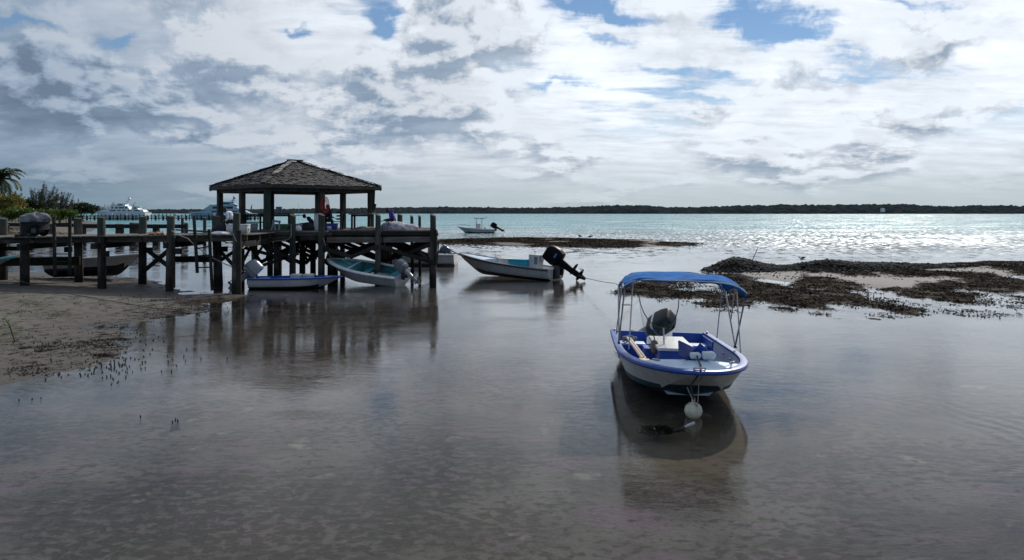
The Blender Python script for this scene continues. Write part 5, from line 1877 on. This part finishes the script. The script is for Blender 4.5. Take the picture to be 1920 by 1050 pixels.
# ------------------------------------------------------------------ birds and marker pole
def bird(label, c, rz, m1, m2, s=1., wing=False):
    t = thing('gull', label, 'bird', c, (0, 0, rz), 'sea birds on the flats')
    b = MB()
    b.loft([[(math.cos(q / 10 * 6.2832) * r_, y_, z_ + math.sin(q / 10 * 6.2832) * r_ * .95) for q in range(10)] for y_, z_, r_ in
            ((-.30, .20, .012), (-.20, .20, .045), (-.05, .21, .085), (.08, .23, .085), (.15, .29, .05), (.19, .345, .045), (.235, .36, .04), (.265, .355, .012))])
    b.vs = [tuple(Vector(v) * s) for v in b.vs]
    b.build('body', m2, t, local=True)
    MB().loft([[tuple(Vector((math.cos(q / 6 * 6.2832) * r_, y_, .355 + math.sin(q / 6 * 6.2832) * r_)) * s) for q in range(6)] for y_, r_ in ((.26, .012), (.32, .004))]).build('beak', M_DARKC, t, local=True)
    for k_ in (-1, 1):
        if wing:
            w_ = [(k_ * .07, .08, .26), (k_ * .28, .10, .38), (k_ * .56, -.02, .36), (k_ * .30, -.08, .36), (k_ * .07, -.12, .25)]
        else:
            w_ = [(k_ * .08, .10, .27), (k_ * .10, .0, .24), (k_ * .07, -.34, .19), (k_ * .06, -.05, .30), (k_ * .05, .06, .31)]
        w_ = [Vector(v) * s for v in w_]
        MB().add(w_ + [v + Vector((0, 0, .012)) for v in w_], [[0, 1, 2, 3, 4], [9, 8, 7, 6, 5]] + [[i, (i + 1) % 5, (i + 1) % 5 + 5, i + 5] for i in range(5)]).build('wing', m1, t, local=True)
        MB().tube([Vector((k_ * .03, 0, .15)) * s, Vector((k_ * .03, .01, .0)) * s], .008 * s, 5).build('leg', M_DARKC, t, local=True)


bird('dark gull with raised wings standing on the low rock ridge', Q(1503, 491, 45.2), R(100), M_GREYBIRD, M_WBIRD, .85, True)
bird('grey bird with wings half raised at the far edge of the brown sandbar', Q(1087, 447, 103), R(80), M_GREYBIRD, M_WBIRD, 1.35, True)
bird('small folded wing grey bird at the far edge of the brown sandbar', Q(1107, 447.5, 102), R(-80), M_GREYBIRD, M_GREYBIRD, 1.3)
sp = MB().tube([Q(1409, 493, 45), Q(1421, 464, 45)], [.025, .018], 7).build('marker_pole', M_STALK)
tag(sp, 'thin leaning stick planted behind the dark rock mound', 'pole')
for k_, (px, py, s_) in enumerate(((790, 258, 1), (645, 360, 1))):
    pass

# ------------------------------------------------------------------ scatter: stones, weed, stalks, algae
def rock_template(seed, n=1):
    bm = bmesh.new()
    bmesh.ops.create_icosphere(bm, subdivisions=1, radius=1)
    r_ = random.Random(seed)
    for v in bm.verts:
        v.co *= r_.uniform(.65, 1.2)
    v = np.array([q.co[:] for q in bm.verts]); f = np.array([[q.index for q in p_.verts] for p_ in bm.faces])
    bm.free()
    return v, f


def scatter(name, tpls, P3, sizes, m, squash=(1, 1, .7), **kw):
    V, Fc = [], []
    off = 0
    ang = rng.uniform(0, 6.283, len(P3))
    for i, p_ in enumerate(P3):
        tv, tf = tpls[i % len(tpls)]
        c_, s_ = math.cos(ang[i]), math.sin(ang[i])
        v = tv * np.array(squash) * sizes[i]
        v = np.stack([v[:, 0] * c_ - v[:, 1] * s_, v[:, 0] * s_ + v[:, 1] * c_, v[:, 2]], -1) + p_
        V.append(v); Fc.append(tf + off); off += len(tv)
    return fast_mesh(name, np.concatenate(V), np.concatenate(Fc), m, **kw)


rocks = [rock_template(i) for i in range(8)]


def gpts(n, x0, x1, y0, y1):
    return rng.uniform(x0, x1, n), rng.uniform(y0, y1, n)


# rock mound
t_ = thing('rock_mound', 'long low mound of dark stones and old shells on the tidal flat', 'rock pile', (15, 44.5, 0))
x_, y_ = gpts(26000, 10, 30, 41, 50)
mh = mound_h(x_, y_)
kp = mh > .05
x_, y_, mh = x_[kp][:5200], y_[kp][:5200], mh[kp][:5200]
sz = rng.uniform(.035, .10, len(x_)) * (1 + .5 * (rng.random(len(x_)) < .15))
scatter('stones', rocks, np.stack([x_, y_, mh + sz * .2], -1), sz, M_STONE, (1, 1, .8), parent=t_, kind='stuff')
# stray stones round it
x_, y_ = gpts(900, 9, 34, 38.5, 47)
hz_ = height(x_, y_)
kp = (sdf(REEF, x_, y_) > 0) & (hz_ > -.04)
sz = rng.uniform(.02, .07, kp.sum())
scatter('loose_stones', rocks, np.stack([x_[kp], y_[kp], hz_[kp] + .01], -1), sz, M_STONE, kind='stuff')


def leafy(nleaf, r0, seed, flat=.45, ll=.5):
    r_ = np.random.default_rng(seed)
    V, Fc = [], []
    for i in range(nleaf):
        a = r_.uniform(0, 6.283); rr = math.sqrt(r_.random())
        c = np.array([math.cos(a) * rr, math.sin(a) * rr, 0.])
        d1 = r_.normal(size=3); d1[2] = abs(d1[2]) * flat + .1; d1 /= np.linalg.norm(d1)
        d2 = np.cross(d1, r_.normal(size=3)); d2 /= np.linalg.norm(d2)
        L_ = ll * r_.uniform(.6, 1.3)
        V += [c, c + d1 * L_ * .55 + d2 * L_ * .3, c + d1 * L_]
        Fc.append((3 * i, 3 * i + 1, 3 * i + 2))
    return np.array(V) * r0, np.array(Fc)


clumps = [leafy(26, 1, 100 + i) for i in range(8)]
x_, y_ = gpts(70000, 3, 52, 25, 58)
wm = weed_mask(x_, y_)
kp = wm > .43 + rng.uniform(-.02, .05, len(x_))
x_, y_ = x_[kp][:13000], y_[kp][:13000]
hz_ = np.maximum(height(x_, y_), -.03)
scatter('seaweed', clumps, np.stack([x_, y_, hz_ - .01], -1), rng.uniform(.07, .36, len(x_)), M_WEED, (1.25, 1, .42), kind='stuff')
x_, y_ = gpts(30000, -14, 36, 72, 106)
kp = (sdf(BAR, x_, y_) > -.6 + rng.normal(0, .8, len(x_))) & (fbm(x_ * .2, y_ * .12, 4, 8) > .36)
x_, y_ = x_[kp][:3200], y_[kp][:3200]
scatter('seaweed', clumps, np.stack([x_, y_, np.maximum(height(x_, y_), -.02) - .02], -1), rng.uniform(.3, .7, len(x_)), M_WEED, (1.3, 1, .30), kind='stuff')
# drifted weed along the beach edge and under the pier
cx, cy = [], []
for (px, py, spx, spy, n_) in ((430, 578, 90, 9, 800), (340, 592, 60, 6, 300), (200, 641, 30, 8, 160), (100, 655, 60, 9, 200), (60, 690, 50, 8, 90), (120, 610, 110, 30, 260), (195, 667, 14, 3, 60), (230, 612, 20, 4, 60), (120, 525, 150, 3.5, 420), (300, 531, 60, 4, 160), (250, 520, 50, 4, 120), (480, 560, 60, 9, 300), (1825, 622, 20, 3, 30), (1050, 535, 40, 5, 50), (1110, 545, 40, 5, 70)):
    for _ in range(n_):
        p_ = P(px + random.gauss(0, spx), max(500, py + random.gauss(0, spy)))
        cx.append(p_.x); cy.append(p_.y)
cx, cy = np.array(cx), np.array(cy)
scatter('drift_weed', clumps, np.stack([cx, cy, np.maximum(height(cx, cy), -.03)], -1), rng.uniform(.03, .15, len(cx)), M_WEED, (1, 1, .4), kind='stuff')
# green algae on the sand
cx, cy = [], []
for (px, py, spx, spy, n_) in ((60, 567, 18, 3, 130), (110, 579, 20, 2, 110), (35, 580, 20, 3, 60), (15, 610, 20, 7, 160), (40, 555, 30, 6, 60), (8, 625, 18, 4, 60)):
    for _ in range(n_):
        p_ = P(px + random.gauss(0, spx), py + random.gauss(0, spy), .3)
        cx.append(p_.x); cy.append(p_.y)
cx, cy = np.array(cx), np.array(cy)
scatter('green_algae', clumps, np.stack([cx, cy, height(cx, cy)], -1), rng.uniform(.03, .11, len(cx)), M_ALGAE, (1, 1, .25), kind='stuff')
# stubby breathing roots and pebbles standing in the wet sand
sb = MB()
for (px, py, spx, spy, n_) in ((215, 683, 40, 8, 110), (130, 648, 45, 9, 110), (60, 700, 40, 9, 40), (150, 700, 60, 8, 30), (260, 640, 40, 8, 40), (330, 675, 50, 10, 14), (210, 715, 10, 3, 8), (60, 750, 20, 3, 5), (300, 790, 30, 4, 6), (80, 600, 120, 30, 60), (350, 570, 60, 10, 160)):
    for _ in range(n_ * 2 // 3):
        p_ = P(px + random.gauss(0, spx), py + random.gauss(0, spy))
        z_ = float(height(np.array([p_.x]), np.array([p_.y]))[0])
        hgt = random.uniform(.012, .05) * (2 if random.random() < .12 else 1)
        if random.random() < .6:
            sb.tube([(p_.x, p_.y, z_ - .02), (p_.x + random.gauss(0, .015), p_.y, max(z_, 0) + hgt)], [.02, .012], 5)
        else:
            sb.tube([(p_.x, p_.y, z_ - .02), (p_.x, p_.y, max(z_, 0) + .03)], [random.uniform(.02, .05), .008], 6)
sb.build('root_stubs', M_STALK, kind='stuff', smooth=False)
# weedy anchor clump in front of the awning skiff
t_ = thing('anchor_clump', 'weed covered anchor lying in clear water below the yellowed buoy', 'anchor', (ac.x, ac.y, -.1))
MB().tube([ac + Vector((-.25, 0, .02)), ac + Vector((.20, .02, .03)), ac + Vector((.32, .05, .12))], .022, 7).build('shank', M_ENG_L, t_)
MB().bar(ac + Vector((.28, .02, .10)), ac + Vector((.44, .0, .17)), .09, .02).build('fluke', M_WHITE, t_)
MB().tube([ac + Vector((-.2, -.2, .0)), ac + Vector((-.22, .0, .08)), ac + Vector((-.2, .2, .0))], .02, 7).build('stock', M_ENG_L, t_)
aw = [leafy(60, 1, 300 + i) for i in range(3)]
pts_ = np.array([[ac.x + random.gauss(-.08, .12), ac.y + random.gauss(0, .10), ac.z + .02 + abs(random.gauss(0, .03))] for _ in range(26)])
scatter('weed_tuft', aw, pts_, rng.uniform(.06, .14, 26), M_WEED, (1, 1, .7), parent=t_, kind='stuff')
# mangrove seedling at the sand edge
sd = P(28, 641, .25)
t_ = thing('mangrove_seedling', 'small green mangrove seedling growing from the sand', 'plant', sd)
MB().tube([sd, sd + Vector((-.05, 0, .16)), sd + Vector((-.14, 0, .42)), sd + Vector((-.26, .02, .58))], [.022, .018, .014, .01], 7).build('stem', M_BARK, t_)
MB().tube([sd + Vector((0, 0, .0)), sd + Vector((.08, .02, .07)), sd + Vector((.15, .02, .15))], [.014, .01, .006], 6).build('branch', M_BARK, t_)
for i in range(12):
    a = i * 2.4
    o_ = sd + Vector((-.10 - .018 * i, .0, .30 + .027 * i))
    d_ = Vector((math.cos(a), math.sin(a) * .8, .25)).normalized()
    r_ = d_.cross(Vector((0, 0, 1))).normalized()
    L_ = random.uniform(.13, .2)
    MB().add([o_, o_ + d_ * L_ * .5 + r_ * .045 + Vector((0, 0, .01)), o_ + d_ * L_, o_ + d_ * L_ * .5 - r_ * .045 + Vector((0, 0, .01)), o_ + d_ * L_ * .5 - Vector((0, 0, .008))],
             [[0, 1, 4], [1, 2, 4], [2, 3, 4], [3, 0, 4]]).build('leaf', leafmat('seedling_leaf', (.05, .12, .02), (.10, .20, .04)), t_, smooth=False)

# ------------------------------------------------------------------ shore at the left: low jetty, bank, plants
t_ = thing('low_jetty', 'low dark jetty with a long rail beam behind the pier, reaching from the rocky bank', 'jetty', (-45, 80, 0))
MB().bar(Q(5, 421, 80), Q(250, 424, 80), .3, .35).build('beam', M_BRACE, t_)
MB().bar(Q(150, 424, 79), Q(352, 424.5, 79), .3, .42).build('beam', M_BRACE, t_)
MB().bar(Q(5, 418, 80.2), Q(150, 419.5, 80.2), .4, .12).build('rail', M_CONC, t_)
for px, wd in ((12, .6), (60, .5), (98, .5), (157, .5), (190, .6), (225, .85), (252, 1.0), (293, .75), (322, .5), (349, .4), (342, .3), (384, .35)):
    c = Q(px, 420, 79.6)
    pile_mb(c.x, 79.6, -.5, 2.3 + (.7 if px in (342, 384) else random.uniform(-.1, .15)), wd / 2, .05).build('pile', M_PILE, t_)
MB().bar(Q(330, 431, 79), Q(420, 436, 60), .15, .15).build('beam', M_BRACE, t_)
x_, y_ = gpts(14000, -110, -36, 86, 118)
sl = sdf(LAND, x_, y_)
kp = (sl > -3.5) & (sl < 7)
x_, y_ = x_[kp][:1500], y_[kp][:1500]
sz = rng.uniform(.12, .5, len(x_))
scatter('bank_stones', rocks, np.stack([x_, y_, np.maximum(height(x_, y_), -.1)], -1), sz, M_BANKS, kind='stuff')
# shell midden at the edge, tan
x_ = rng.normal(-54, 10, 700); y_ = rng.normal(91, 3, 700)
scatter('bank_stones', rocks, np.stack([x_, y_, np.maximum(height(x_, y_), 0) + .02], -1), rng.uniform(.08, .3, 700), M_BANKS, (1.2, 1, .5), kind='stuff')


def leaf_cloud(lobes, n, size, seed, shell=.55, aspect=.55, up=.2):
    """small leaf quads through ellipsoid lobes: (cx,cy,cz,rx,ry,rz,weight)"""
    r_ = np.random.default_rng(seed)
    lob = np.array(lobes, dtype=float)
    pick = r_.choice(len(lob), n, p=lob[:, 6] / lob[:, 6].sum())
    d_ = r_.normal(size=(n, 3)); d_ /= np.linalg.norm(d_, axis=1, keepdims=True)
    rad_ = (shell + (1 - shell) * r_.random(n)) * (1 + .14 * r_.normal(size=n))
    c = lob[pick, :3] + d_ * lob[pick, 3:6] * rad_[:, None]
    a = d_ * .5 + r_.normal(size=(n, 3)); a[:, 2] += up; a /= np.linalg.norm(a, axis=1, keepdims=True)
    b = np.cross(a, r_.normal(size=(n, 3))); b /= np.linalg.norm(b, axis=1, keepdims=True)
    s_ = size * r_.uniform(.6, 1.4, n)[:, None]
    V = np.stack([c, c + a * s_ * .5 + b * s_ * aspect * .5, c + a * s_, c + a * s_ * .5 - b * s_ * aspect * .5], 1).reshape(-1, 3)
    Fq = np.arange(n * 4).reshape(n, 4)
    return V, Fq


def plant(name, label, cat, px, pyb, d, m, lobes, n, size, trunk=None, group=None, aspect=.55, seed=1, shell=.5, z0=None):
    b = Q(px, pyb, d)
    if z0 is not None:
        b.z = z0
    t = thing(name, label, cat, b, group=group)
    lb = [(b.x + l[0], b.y + l[1], b.z + l[2], l[3], l[4], l[5], l[6] if len(l) > 6 else l[3] * l[5]) for l in lobes]
    V, Fq = leaf_cloud(lb, n, size, seed, shell, aspect)
    fast_mesh('crown', V, Fq, m, parent=t)
    tb = MB()
    for l in (trunk or [((0, 0, -.6), (lobes[0][0] * .5, 0, lobes[0][2] * .6), (lobes[0][0], lobes[0][1], lobes[0][2]))]):
        pts = [b + Vector(q) for q in l]
        h_ = max(.05, (pts[-1] - pts[0]).length * .035)
        tb.tube(pts, [h_ * (1 - .7 * i / (len(pts) - 1)) for i in range(len(pts))], 7)
    tb.build('trunk', M_BARK, t)
    return t


L_DARK = leafmat('leaf_dark', (.012, .022, .008), (.035, .05, .016))
L_MID = leafmat('leaf_bush', (.055, .095, .014), (.15, .20, .035))
L_YEL = leafmat('leaf_yellowed', (.12, .105, .02), (.22, .18, .04))
L_GREY = leafmat('leaf_casuarina', (.035, .042, .032), (.09, .095, .075))
L_PALM = leafmat('leaf_palm', (.018, .032, .010), (.07, .085, .03))


def rl(n, w_, h_, zc, s, seed, dpt=None):
    r_ = random.Random(seed)
    o_ = []
    for i in range(n):
        a = r_.uniform(-1, 1)
        o_.append((a * w_, r_.uniform(-1, 1) * (dpt or w_ * .5), zc + r_.uniform(-1, 1) * h_ * math.sqrt(max(0, 1 - a * a * .8)), s * r_.uniform(.6, 1.2), s * r_.uniform(.6, 1.1), s * r_.uniform(.5, .9)))
    return o_


LB = 'shrubs and trees on the left shore'
plant('shrub', 'yellowish green bushy tree under the palm at the photo edge', 'tree', 8, 412, 125, L_YEL, rl(12, 2.6, 1.5, 2.9, 1.5, 1), 8000, .34, group=LB, seed=1)
plant('shrub', 'bright green spreading bush with bare stems in front of the yellowish tree', 'shrub', 28, 416, 118, L_MID, rl(12, 2.4, .5, 1.25, .8, 2), 6000, .3, [((0, 0, -.6), (-.8, 0, .4), (-1.6, 0, 1.2)), ((.3, 0, -.6), (.6, 0, .4), (1.5, 0, 1.1)), ((0, 0, -.6), (.1, .2, .8))], LB, seed=2)
plant('shrub', 'rounded green bush with pale tips in front of the lamp post', 'shrub', 92, 418, 116, L_MID, rl(10, 1.9, .4, 1.2, .75, 3), 4800, .28, group=LB, seed=3)
plant('shrub', 'smaller bright green bush beside the rounded bush', 'shrub', 126, 418, 117, L_MID, rl(7, 1.0, .5, 1.3, .65, 4), 1900, .28, group=LB, seed=4)
plant('shrub', 'low dark bush at the end of the bank near the turquoise water', 'shrub', 146, 418, 112, L_DARK, rl(5, .8, .25, .55, .5, 5), 900, .25, group=LB, seed=5)
plant('hedge_tree', 'flat topped dark clipped hedge tree behind the bushes, closer to the palm', 'tree', 55, 412, 140, L_DARK, rl(14, 1.9, .8, 2.5, 1.0, 6), 4600, .3, group=LB, seed=6)
plant('hedge_tree', 'flat topped dark umbrella tree reaching over the water by the yachts', 'tree', 150, 413, 165, L_DARK, rl(20, 3.6, .6, 2.5, 1.0, 7), 6200, .34, [((0, 0, -.6), (-.6, 0, 1.2), (-2, 0, 2.3)), ((.2, 0, -.6), (.8, 0, 1.2), (2.2, 0, 2.3))], LB, seed=7)


# casuarinas: feathery leaning sprays
def casuarina(label, px, pyb, d, w_, h_, n, seed, lean=.25, base=.8):
    b = Q(px, pyb, d)
    t = thing('casuarina_tree', label, 'tree', b, group=LB)
    r_ = np.random.default_rng(seed)
    limbs = []
    V, Fc = [], []
    tb = MB()
    for i in range(n):
        fx = r_.uniform(-1, 1)
        top = h_ * (1 - .45 * abs(fx) ** 1.5) * r_.uniform(.72, 1.05)
        root_ = b + Vector((fx * w_ * .55, r_.uniform(-.4, .4) * w_, r_.uniform(.1, .45) * top * base))
        tip = b + Vector((fx * w_ + r_.normal() * .3 + lean * top * .35, root_.y - b.y + r_.normal() * .4, top))
        tb.tube([root_, root_.lerp(tip, .5) + Vector((r_.normal() * .15, 0, 0)), tip], [.06, .035, .012], 5)
        ln = (tip - root_)
        k_ = int(130)
        for _ in range(k_):
            f = r_.uniform(.12, 1.)
            c = root_ + ln * f
            dd = Vector((r_.normal() * .75 + lean * .5, r_.normal() * .75, r_.normal() * .55 + .25)).normalized()
            sd_ = dd.cross(Vector((r_.normal(), r_.normal(), r_.normal()))).normalized()
            L_ = r_.uniform(.35, .95) * (1.1 - .6 * f) * (h_ / 8) ** .5
            o = len(V)
            V += [tuple(c), tuple(c + dd * L_ * .5 + sd_ * .045 * (h_ / 7)), tuple(c + dd * L_), tuple(c + dd * L_ * .5 - sd_ * .045 * (h_ / 7))]
            Fc.append((o, o + 1, o + 2, o + 3))
    fast_mesh('crown', V, Fc, L_GREY, parent=t)
    tb.tube([b + Vector((0, 0, -1)), b + Vector((.1, 0, h_ * .35)), b + Vector((.3 * w_ * .3, 0, h_ * .75))], [.22, .16, .06], 8)
    tb.build('trunk', M_BARK, t)


casuarina('grey green feathery casuarina closest to the palm, the tallest of the shore pines', 78, 410, 150, 3.6, 7.2, 46, 21)
casuarina('feathery casuarina just beyond the lamp post', 112, 409, 160, 2.8, 6.2, 34, 22)
casuarina('low dark casuarina behind the umbrella tree', 145, 407, 230, 4.5, 5.6, 24, 23)
for i, (px, hh, ww) in enumerate(((150, 4.8, 4), (172, 6.6, 4), (192, 5.0, 4), (206, 6.4, 3.4), (228, 4.6, 4), (246, 5.6, 3.6), (262, 4.0, 3))):
    casuarina('wind swept far casuarina, %s' % ('just beyond the umbrella tree', 'the tallest between umbrella tree and white yacht', 'above the bow of the white yacht', 'above the white yacht wheelhouse windows', 'beside the radar mast of the white yacht', 'just past the radar mast of the white yacht', 'low above the white yacht stern')[i], px, 403, 430, ww, hh * 1.25, 14, 30 + i, lean=.6)

# coconut palm
pb_ = Q(-14, 418, 130)
crown_c = Q(3, 336, 130)
t_ = thing('coconut_palm', 'tall coconut palm at the photo edge with drooping dark fronds', 'tree', (pb_.x, pb_.y, 1.3), group=LB)
MB().tube([(pb_.x, 130, 1.), (pb_.x + .2, 130, 4), (pb_.x + .9, 130, 7), tuple(crown_c)], [.3, .2, .17, .15], 9).build('trunk', M_BARK, t_)
for i in range(24):
    a = i * 2.399
    el0 = (1.25, .95, .6, .25, -.1)[i % 5] + random.uniform(-.1, .1)
    L_ = random.uniform(4.0, 5.4)
    hd = Vector((math.cos(a), math.sin(a), 0))
    pts, e, p_ = [], el0, Vector(crown_c)
    for k_ in range(12):
        pts.append(p_.copy())
        p_ = p_ + (hd * math.cos(e) + Vector((0, 0, math.sin(e)))) * (L_ / 11)
        e -= .14 + .012 * k_
    V, Fc = [], []
    side = Vector((-hd.y, hd.x, 0))
    for k_ in range(1, 12):
        for ss_ in (0, .33, .66):
            pa = pts[k_ - 1].lerp(pts[k_], ss_)
            fw = (pts[k_] - pts[k_ - 1]).normalized()
            ll = .95 * math.sin(math.pi * min(1, (k_ + ss_) / 12.5)) ** .6
            for s in (-1, 1):
                dd = (side * s * .8 + fw * .55 + Vector((0, 0, -.35 + random.gauss(0, .12)))).normalized()
                o = len(V)
                wv_ = fw * .085
                V += [tuple(pa - wv_), tuple(pa + wv_), tuple(pa + dd * ll * .6 + wv_ * .8), tuple(pa + dd * ll)]
                Fc.append((o, o + 1, o + 2, o + 3))
    fo = fast_mesh('frond', V, Fc, L_PALM, parent=t_)
    MB().tube(pts, [.05 - .0038 * q for q in range(12)], 5).build('midrib', L_PALM, fo)
for i in range(5):
    c = crown_c + Vector((math.cos(i * 1.3) * .3, math.sin(i * 1.3) * .3, -.3))
    MB().lathe([(.01, -.16), (.11, -.1), (.14, 0), (.1, .1), (.01, .15)], c, 9).build('coconut', mat('coconut_husk', (.12, .10, .04), .7), t_)
# lamp post
lp = Q(110, 412, 135)
t_ = thing('lamp_post', 'dark lamp post with small pale lantern among the shore trees', 'lamp post', lp)
MB().tube([lp, lp + Vector((0, 0, 3.0))], [.09, .06], 8).build('pole', M_STALK, t_)
MB().lathe([(.10, 3.0), (.19, 3.1), (.2, 3.45), (.12, 3.5)], lp, 8).build('lantern', M_FIELD, t_)
MB().lathe([(.26, 3.5), (.2, 3.58), (.03, 3.75)], lp, 8).build('lantern_cap', M_STALK, t_)
# pale parked dinghy / low wall left of the bush
lw = Q(6, 412, 122)
t_ = thing('sea_wall', 'short pale concrete wall on the bank at the photo edge', 'wall', lw)
MB().box(lw + Vector((-.3, 0, .3)), (3.0, .4, 1.1)).build('wall_block', M_CONC, t_, bevel=.04)
MB().box(lw + Vector((-.3, 0, .9)), (3.2, .55, .12)).build('coping', M_CONC, t_, bevel=.03)

# ------------------------------------------------------------------ far dock, yachts, sailboat
fd = thing('far_dock', 'long dark timber dock across the bay with the white yachts behind it', 'dock', (-160, 350, 0))
a_, b_ = Dq(160, 350, 2.0), Dq(492, 350, 2.0)
MB().bar(a_, b_, 2.6, .35).build('deck', M_BRACE, fd)
MB().bar(a_ + Vector((0, -1.25, -1.0)), b_ + Vector((0, -1.25, -1.0)), .2, .5).build('waler', M_BRACE, fd)
for i in range(46):
    px = 162 + i * 7.15
    MB().tube([Dq(px, 348.7, -.8), Dq(px, 348.7, 2.4 + random.uniform(0, .7))], .26, 6).build('pile', M_PILE, fd)
    if i % 2 == 0:
        MB().tube([Dq(px + 2, 351.2, -.8), Dq(px + 2, 351.2, 2.2)], .24, 6).build('pile', M_PILE, fd)
for i, px in enumerate((180, 210, 237, 330, 402, 421, 468)):
    c = Dq(px, 349.6, 2.2)
    tp = thing('power_pedestal', 'small white pedestal on the far dock ' + ('below the bow of the white yacht', 'below the wheelhouse of the white yacht', 'below the radar mast of the white yacht', 'alone midway between the two yachts', 'below the foredeck of the blue grey yacht', 'below the middle of the blue grey yacht', 'below the stern flag of the blue grey yacht')[i], 'pedestal', c, group='pedestals along the far dock')
    MB().box(c + Vector((0, 0, .5)), (.5, .4, 1.0)).build('cabinet', M_YACHT, tp, bevel=.04)
    MB().box(c + Vector((0, 0, 1.06)), (.6, .5, .12)).build('cap', M_YACHT, tp, bevel=.03)
st = Dq(152, 345, 0)


def yacht(label, px0, px1, d, tiers, hull_h, m, bow_left=True, mast=None, n_win=6):
    x0, x1 = (px0 - 960) / F * d, (px1 - 960) / F * d
    L_ = x1 - x0
    t = thing('motor_yacht', label, 'yacht', (x0, d, 0), group='yachts at the far dock')
    b = MB()
    rings = []
    for i in range(15):
        f = i / 14                              # 0 at bow (left) -> 1 stern
        hw = 3.4 * (1 - (1 - f) ** 3.2) ** .8 + .02
        z1 = hull_h * (1.18 - .25 * f)
        xo = x0 + L_ * f
        ov_ = 2.2 * (1 - f) ** 2
        rings.append([(xo + ov_, d, -.5), (xo + ov_ * .6, d - hw * .8, .2), (xo, d - hw, z1), (xo, d + hw, z1), (xo + ov_ * .6, d + hw * .8, .2)])
    b.loft(rings)
    b.build('hull', m, t, angle=30)
    for (f0, f1, z0, z1, rk0, rk1, win) in tiers:
        a0, a1 = x0 + L_ * f0, x0 + L_ * f1
        hw = 2.7 - .25 * z0 * .3
        bb = MB()
        vs = [(a0, d - hw, z0), (a1, d - hw, z0), (a1, d + hw, z0), (a0, d + hw, z0), (a0 + rk0, d - hw * .9, z1), (a1 - rk1, d - hw * .9, z1), (a1 - rk1, d + hw * .9, z1), (a0 + rk0, d + hw * .9, z1)]
        bb.add(vs, [[3, 2, 1, 0], [4, 5, 6, 7], [0, 1, 5, 4], [1, 2, 6, 5], [2, 3, 7, 6], [3, 0, 4, 7]])
        hs_ = bb.build('deck_house', m, t, bevel=.12)
        for (w0, w1) in win:
            wa, wb_ = a0 + (a1 - a0) * w0, a0 + (a1 - a0) * w1
            MB().box(((wa + wb_) / 2, d - hw * .955, (z0 + z1) / 2), (wb_ - wa, .18, (z1 - z0) * .42)).build('window', M_GLASS, hs_)
        MB().box(((a0 + a1) / 2 + .3, d, z1 + .06), ((a1 - a0) * .98 - rk0, hw * 1.9, .12)).build('deck_edge', m, t)
    if mast:
        fx, zb_, zt = mast
        mp = Vector((x0 + L_ * fx, d, zb_))
        mo = MB().bar(mp, mp + Vector((1.0, 0, (zt - zb_) * .75)), .9, .5).bar(mp + Vector((-1.2, 0, (zt - zb_) * .35)), mp + Vector((2., 0, (zt - zb_) * .40)), .4, .2).build('radar_arch', m, t)
        MB().lathe([(.01, -.7), (.6, -.5), (.75, 0), (.5, .5), (.01, .75)], mp + Vector((1.2, 0, (zt - zb_) * .85)), 10).build('radar_dome', M_GREYP if m is M_YACHTB else m, mo)
        MB().tube([mp + Vector((.6, 0, (zt - zb_) * .6)), mp + Vector((.7, 0, zt - zb_ + 1.0))], .07, 5).build('aerial', M_ENG_L, mo)
    return t, x0, L_


Yz = lambda T_: [(a_, b_, 4 + (c_ - 4) * .66, 4 + (d_ - 4) * .66, e_, f_, g_) for a_, b_, c_, d_, e_, f_, g_ in T_]
y1, yx, yl = yacht('tiered white motor yacht behind the far dock, nearer the shore trees', 178, 278, 368, Yz([
    (.05, .97, 4.0, 5.7, 5.0, 1.0, ((.3, .42), (.45, .52), (.55, .62), (.66, .74), (.78, .9))), (.24, .70, 5.7, 8.3, 3.2, 1.5, ((.25, .32), (.4, .5), (.55, .66), (.68, .76), (.8, .88))), (.40, .62, 8.3, 10.0, 1.8, 1.0, ((.3, .7),)),
    (.72, .86, 5.7, 7.8, .5, 1.2, ((.3, .7),))]), 3.9, M_YACHT, mast=(.60, 7.9, 10.8))
y2, yx, yl = yacht('sleek blue grey motor yacht seen through the shelter posts', 355, 476, 372, [
    (.06, .95, 3.4, 4.8, 8.0, 3.0, ((.35, .8),)), (.22, .82, 4.8, 7.4, 4.0, 3.5, ((.28, .80),)), (.42, .75, 7.4, 8.9, 3.4, 3.0, ((.4, .7),))], 3.4, M_YACHTB, mast=(.66, 8.6, 11.4))
fg = thing('flag', 'small dark flag on the stern of the sleek blue grey yacht', 'flag', Dq(468, 372, 4.5))
MB().tube([Dq(470, 372, 3.4), Dq(473, 372, 8.0)], .07, 5).build('flagstaff', M_ENG_L, fg)
MB().add([Dq(472.5, 372, 7.6), Dq(471, 372.3, 7.0), Dq(469.5, 372, 5.4), Dq(472, 371.8, 5.2), Dq(472.6, 372.05, 7.6), Dq(471.1, 372.35, 7.0), Dq(469.6, 372.05, 5.4), Dq(472.1, 371.85, 5.2)],
         [[0, 1, 2, 3], [7, 6, 5, 4], [0, 4, 5, 1], [1, 5, 6, 2], [2, 6, 7, 3]]).build('cloth', M_NAVYC, fg)
sbt = Dq(560, 900, 0)
t_ = thing('sailboat', 'distant anchored sailboat with a bare mast seen through the shelter', 'sailboat', sbt)
MB().loft([[(sbt.x + x_, 900, -.3), (sbt.x + x_, 900 - w_, .9), (sbt.x + x_, 900 + w_, .9)] for x_, w_ in ((-5, .05), (-3, 1.0), (0, 1.6), (3, 1.4), (5, .9))]).build('hull', M_YACHT, t_)
MB().tube([sbt + Vector((0, 0, .9)), sbt + Vector((0, 0, 15.5))], .14, 6).build('mast', M_ALU, t_)
MB().tube([sbt + Vector((0, 0, 2.2)), sbt + Vector((4.2, 0, 2.4))], .12, 6).build('boom', M_ALU, t_)
MB().box(sbt + Vector((-.5, 0, 1.2)), (4, 1.6, .7)).build('cabin', M_YACHT, t_, bevel=.1)
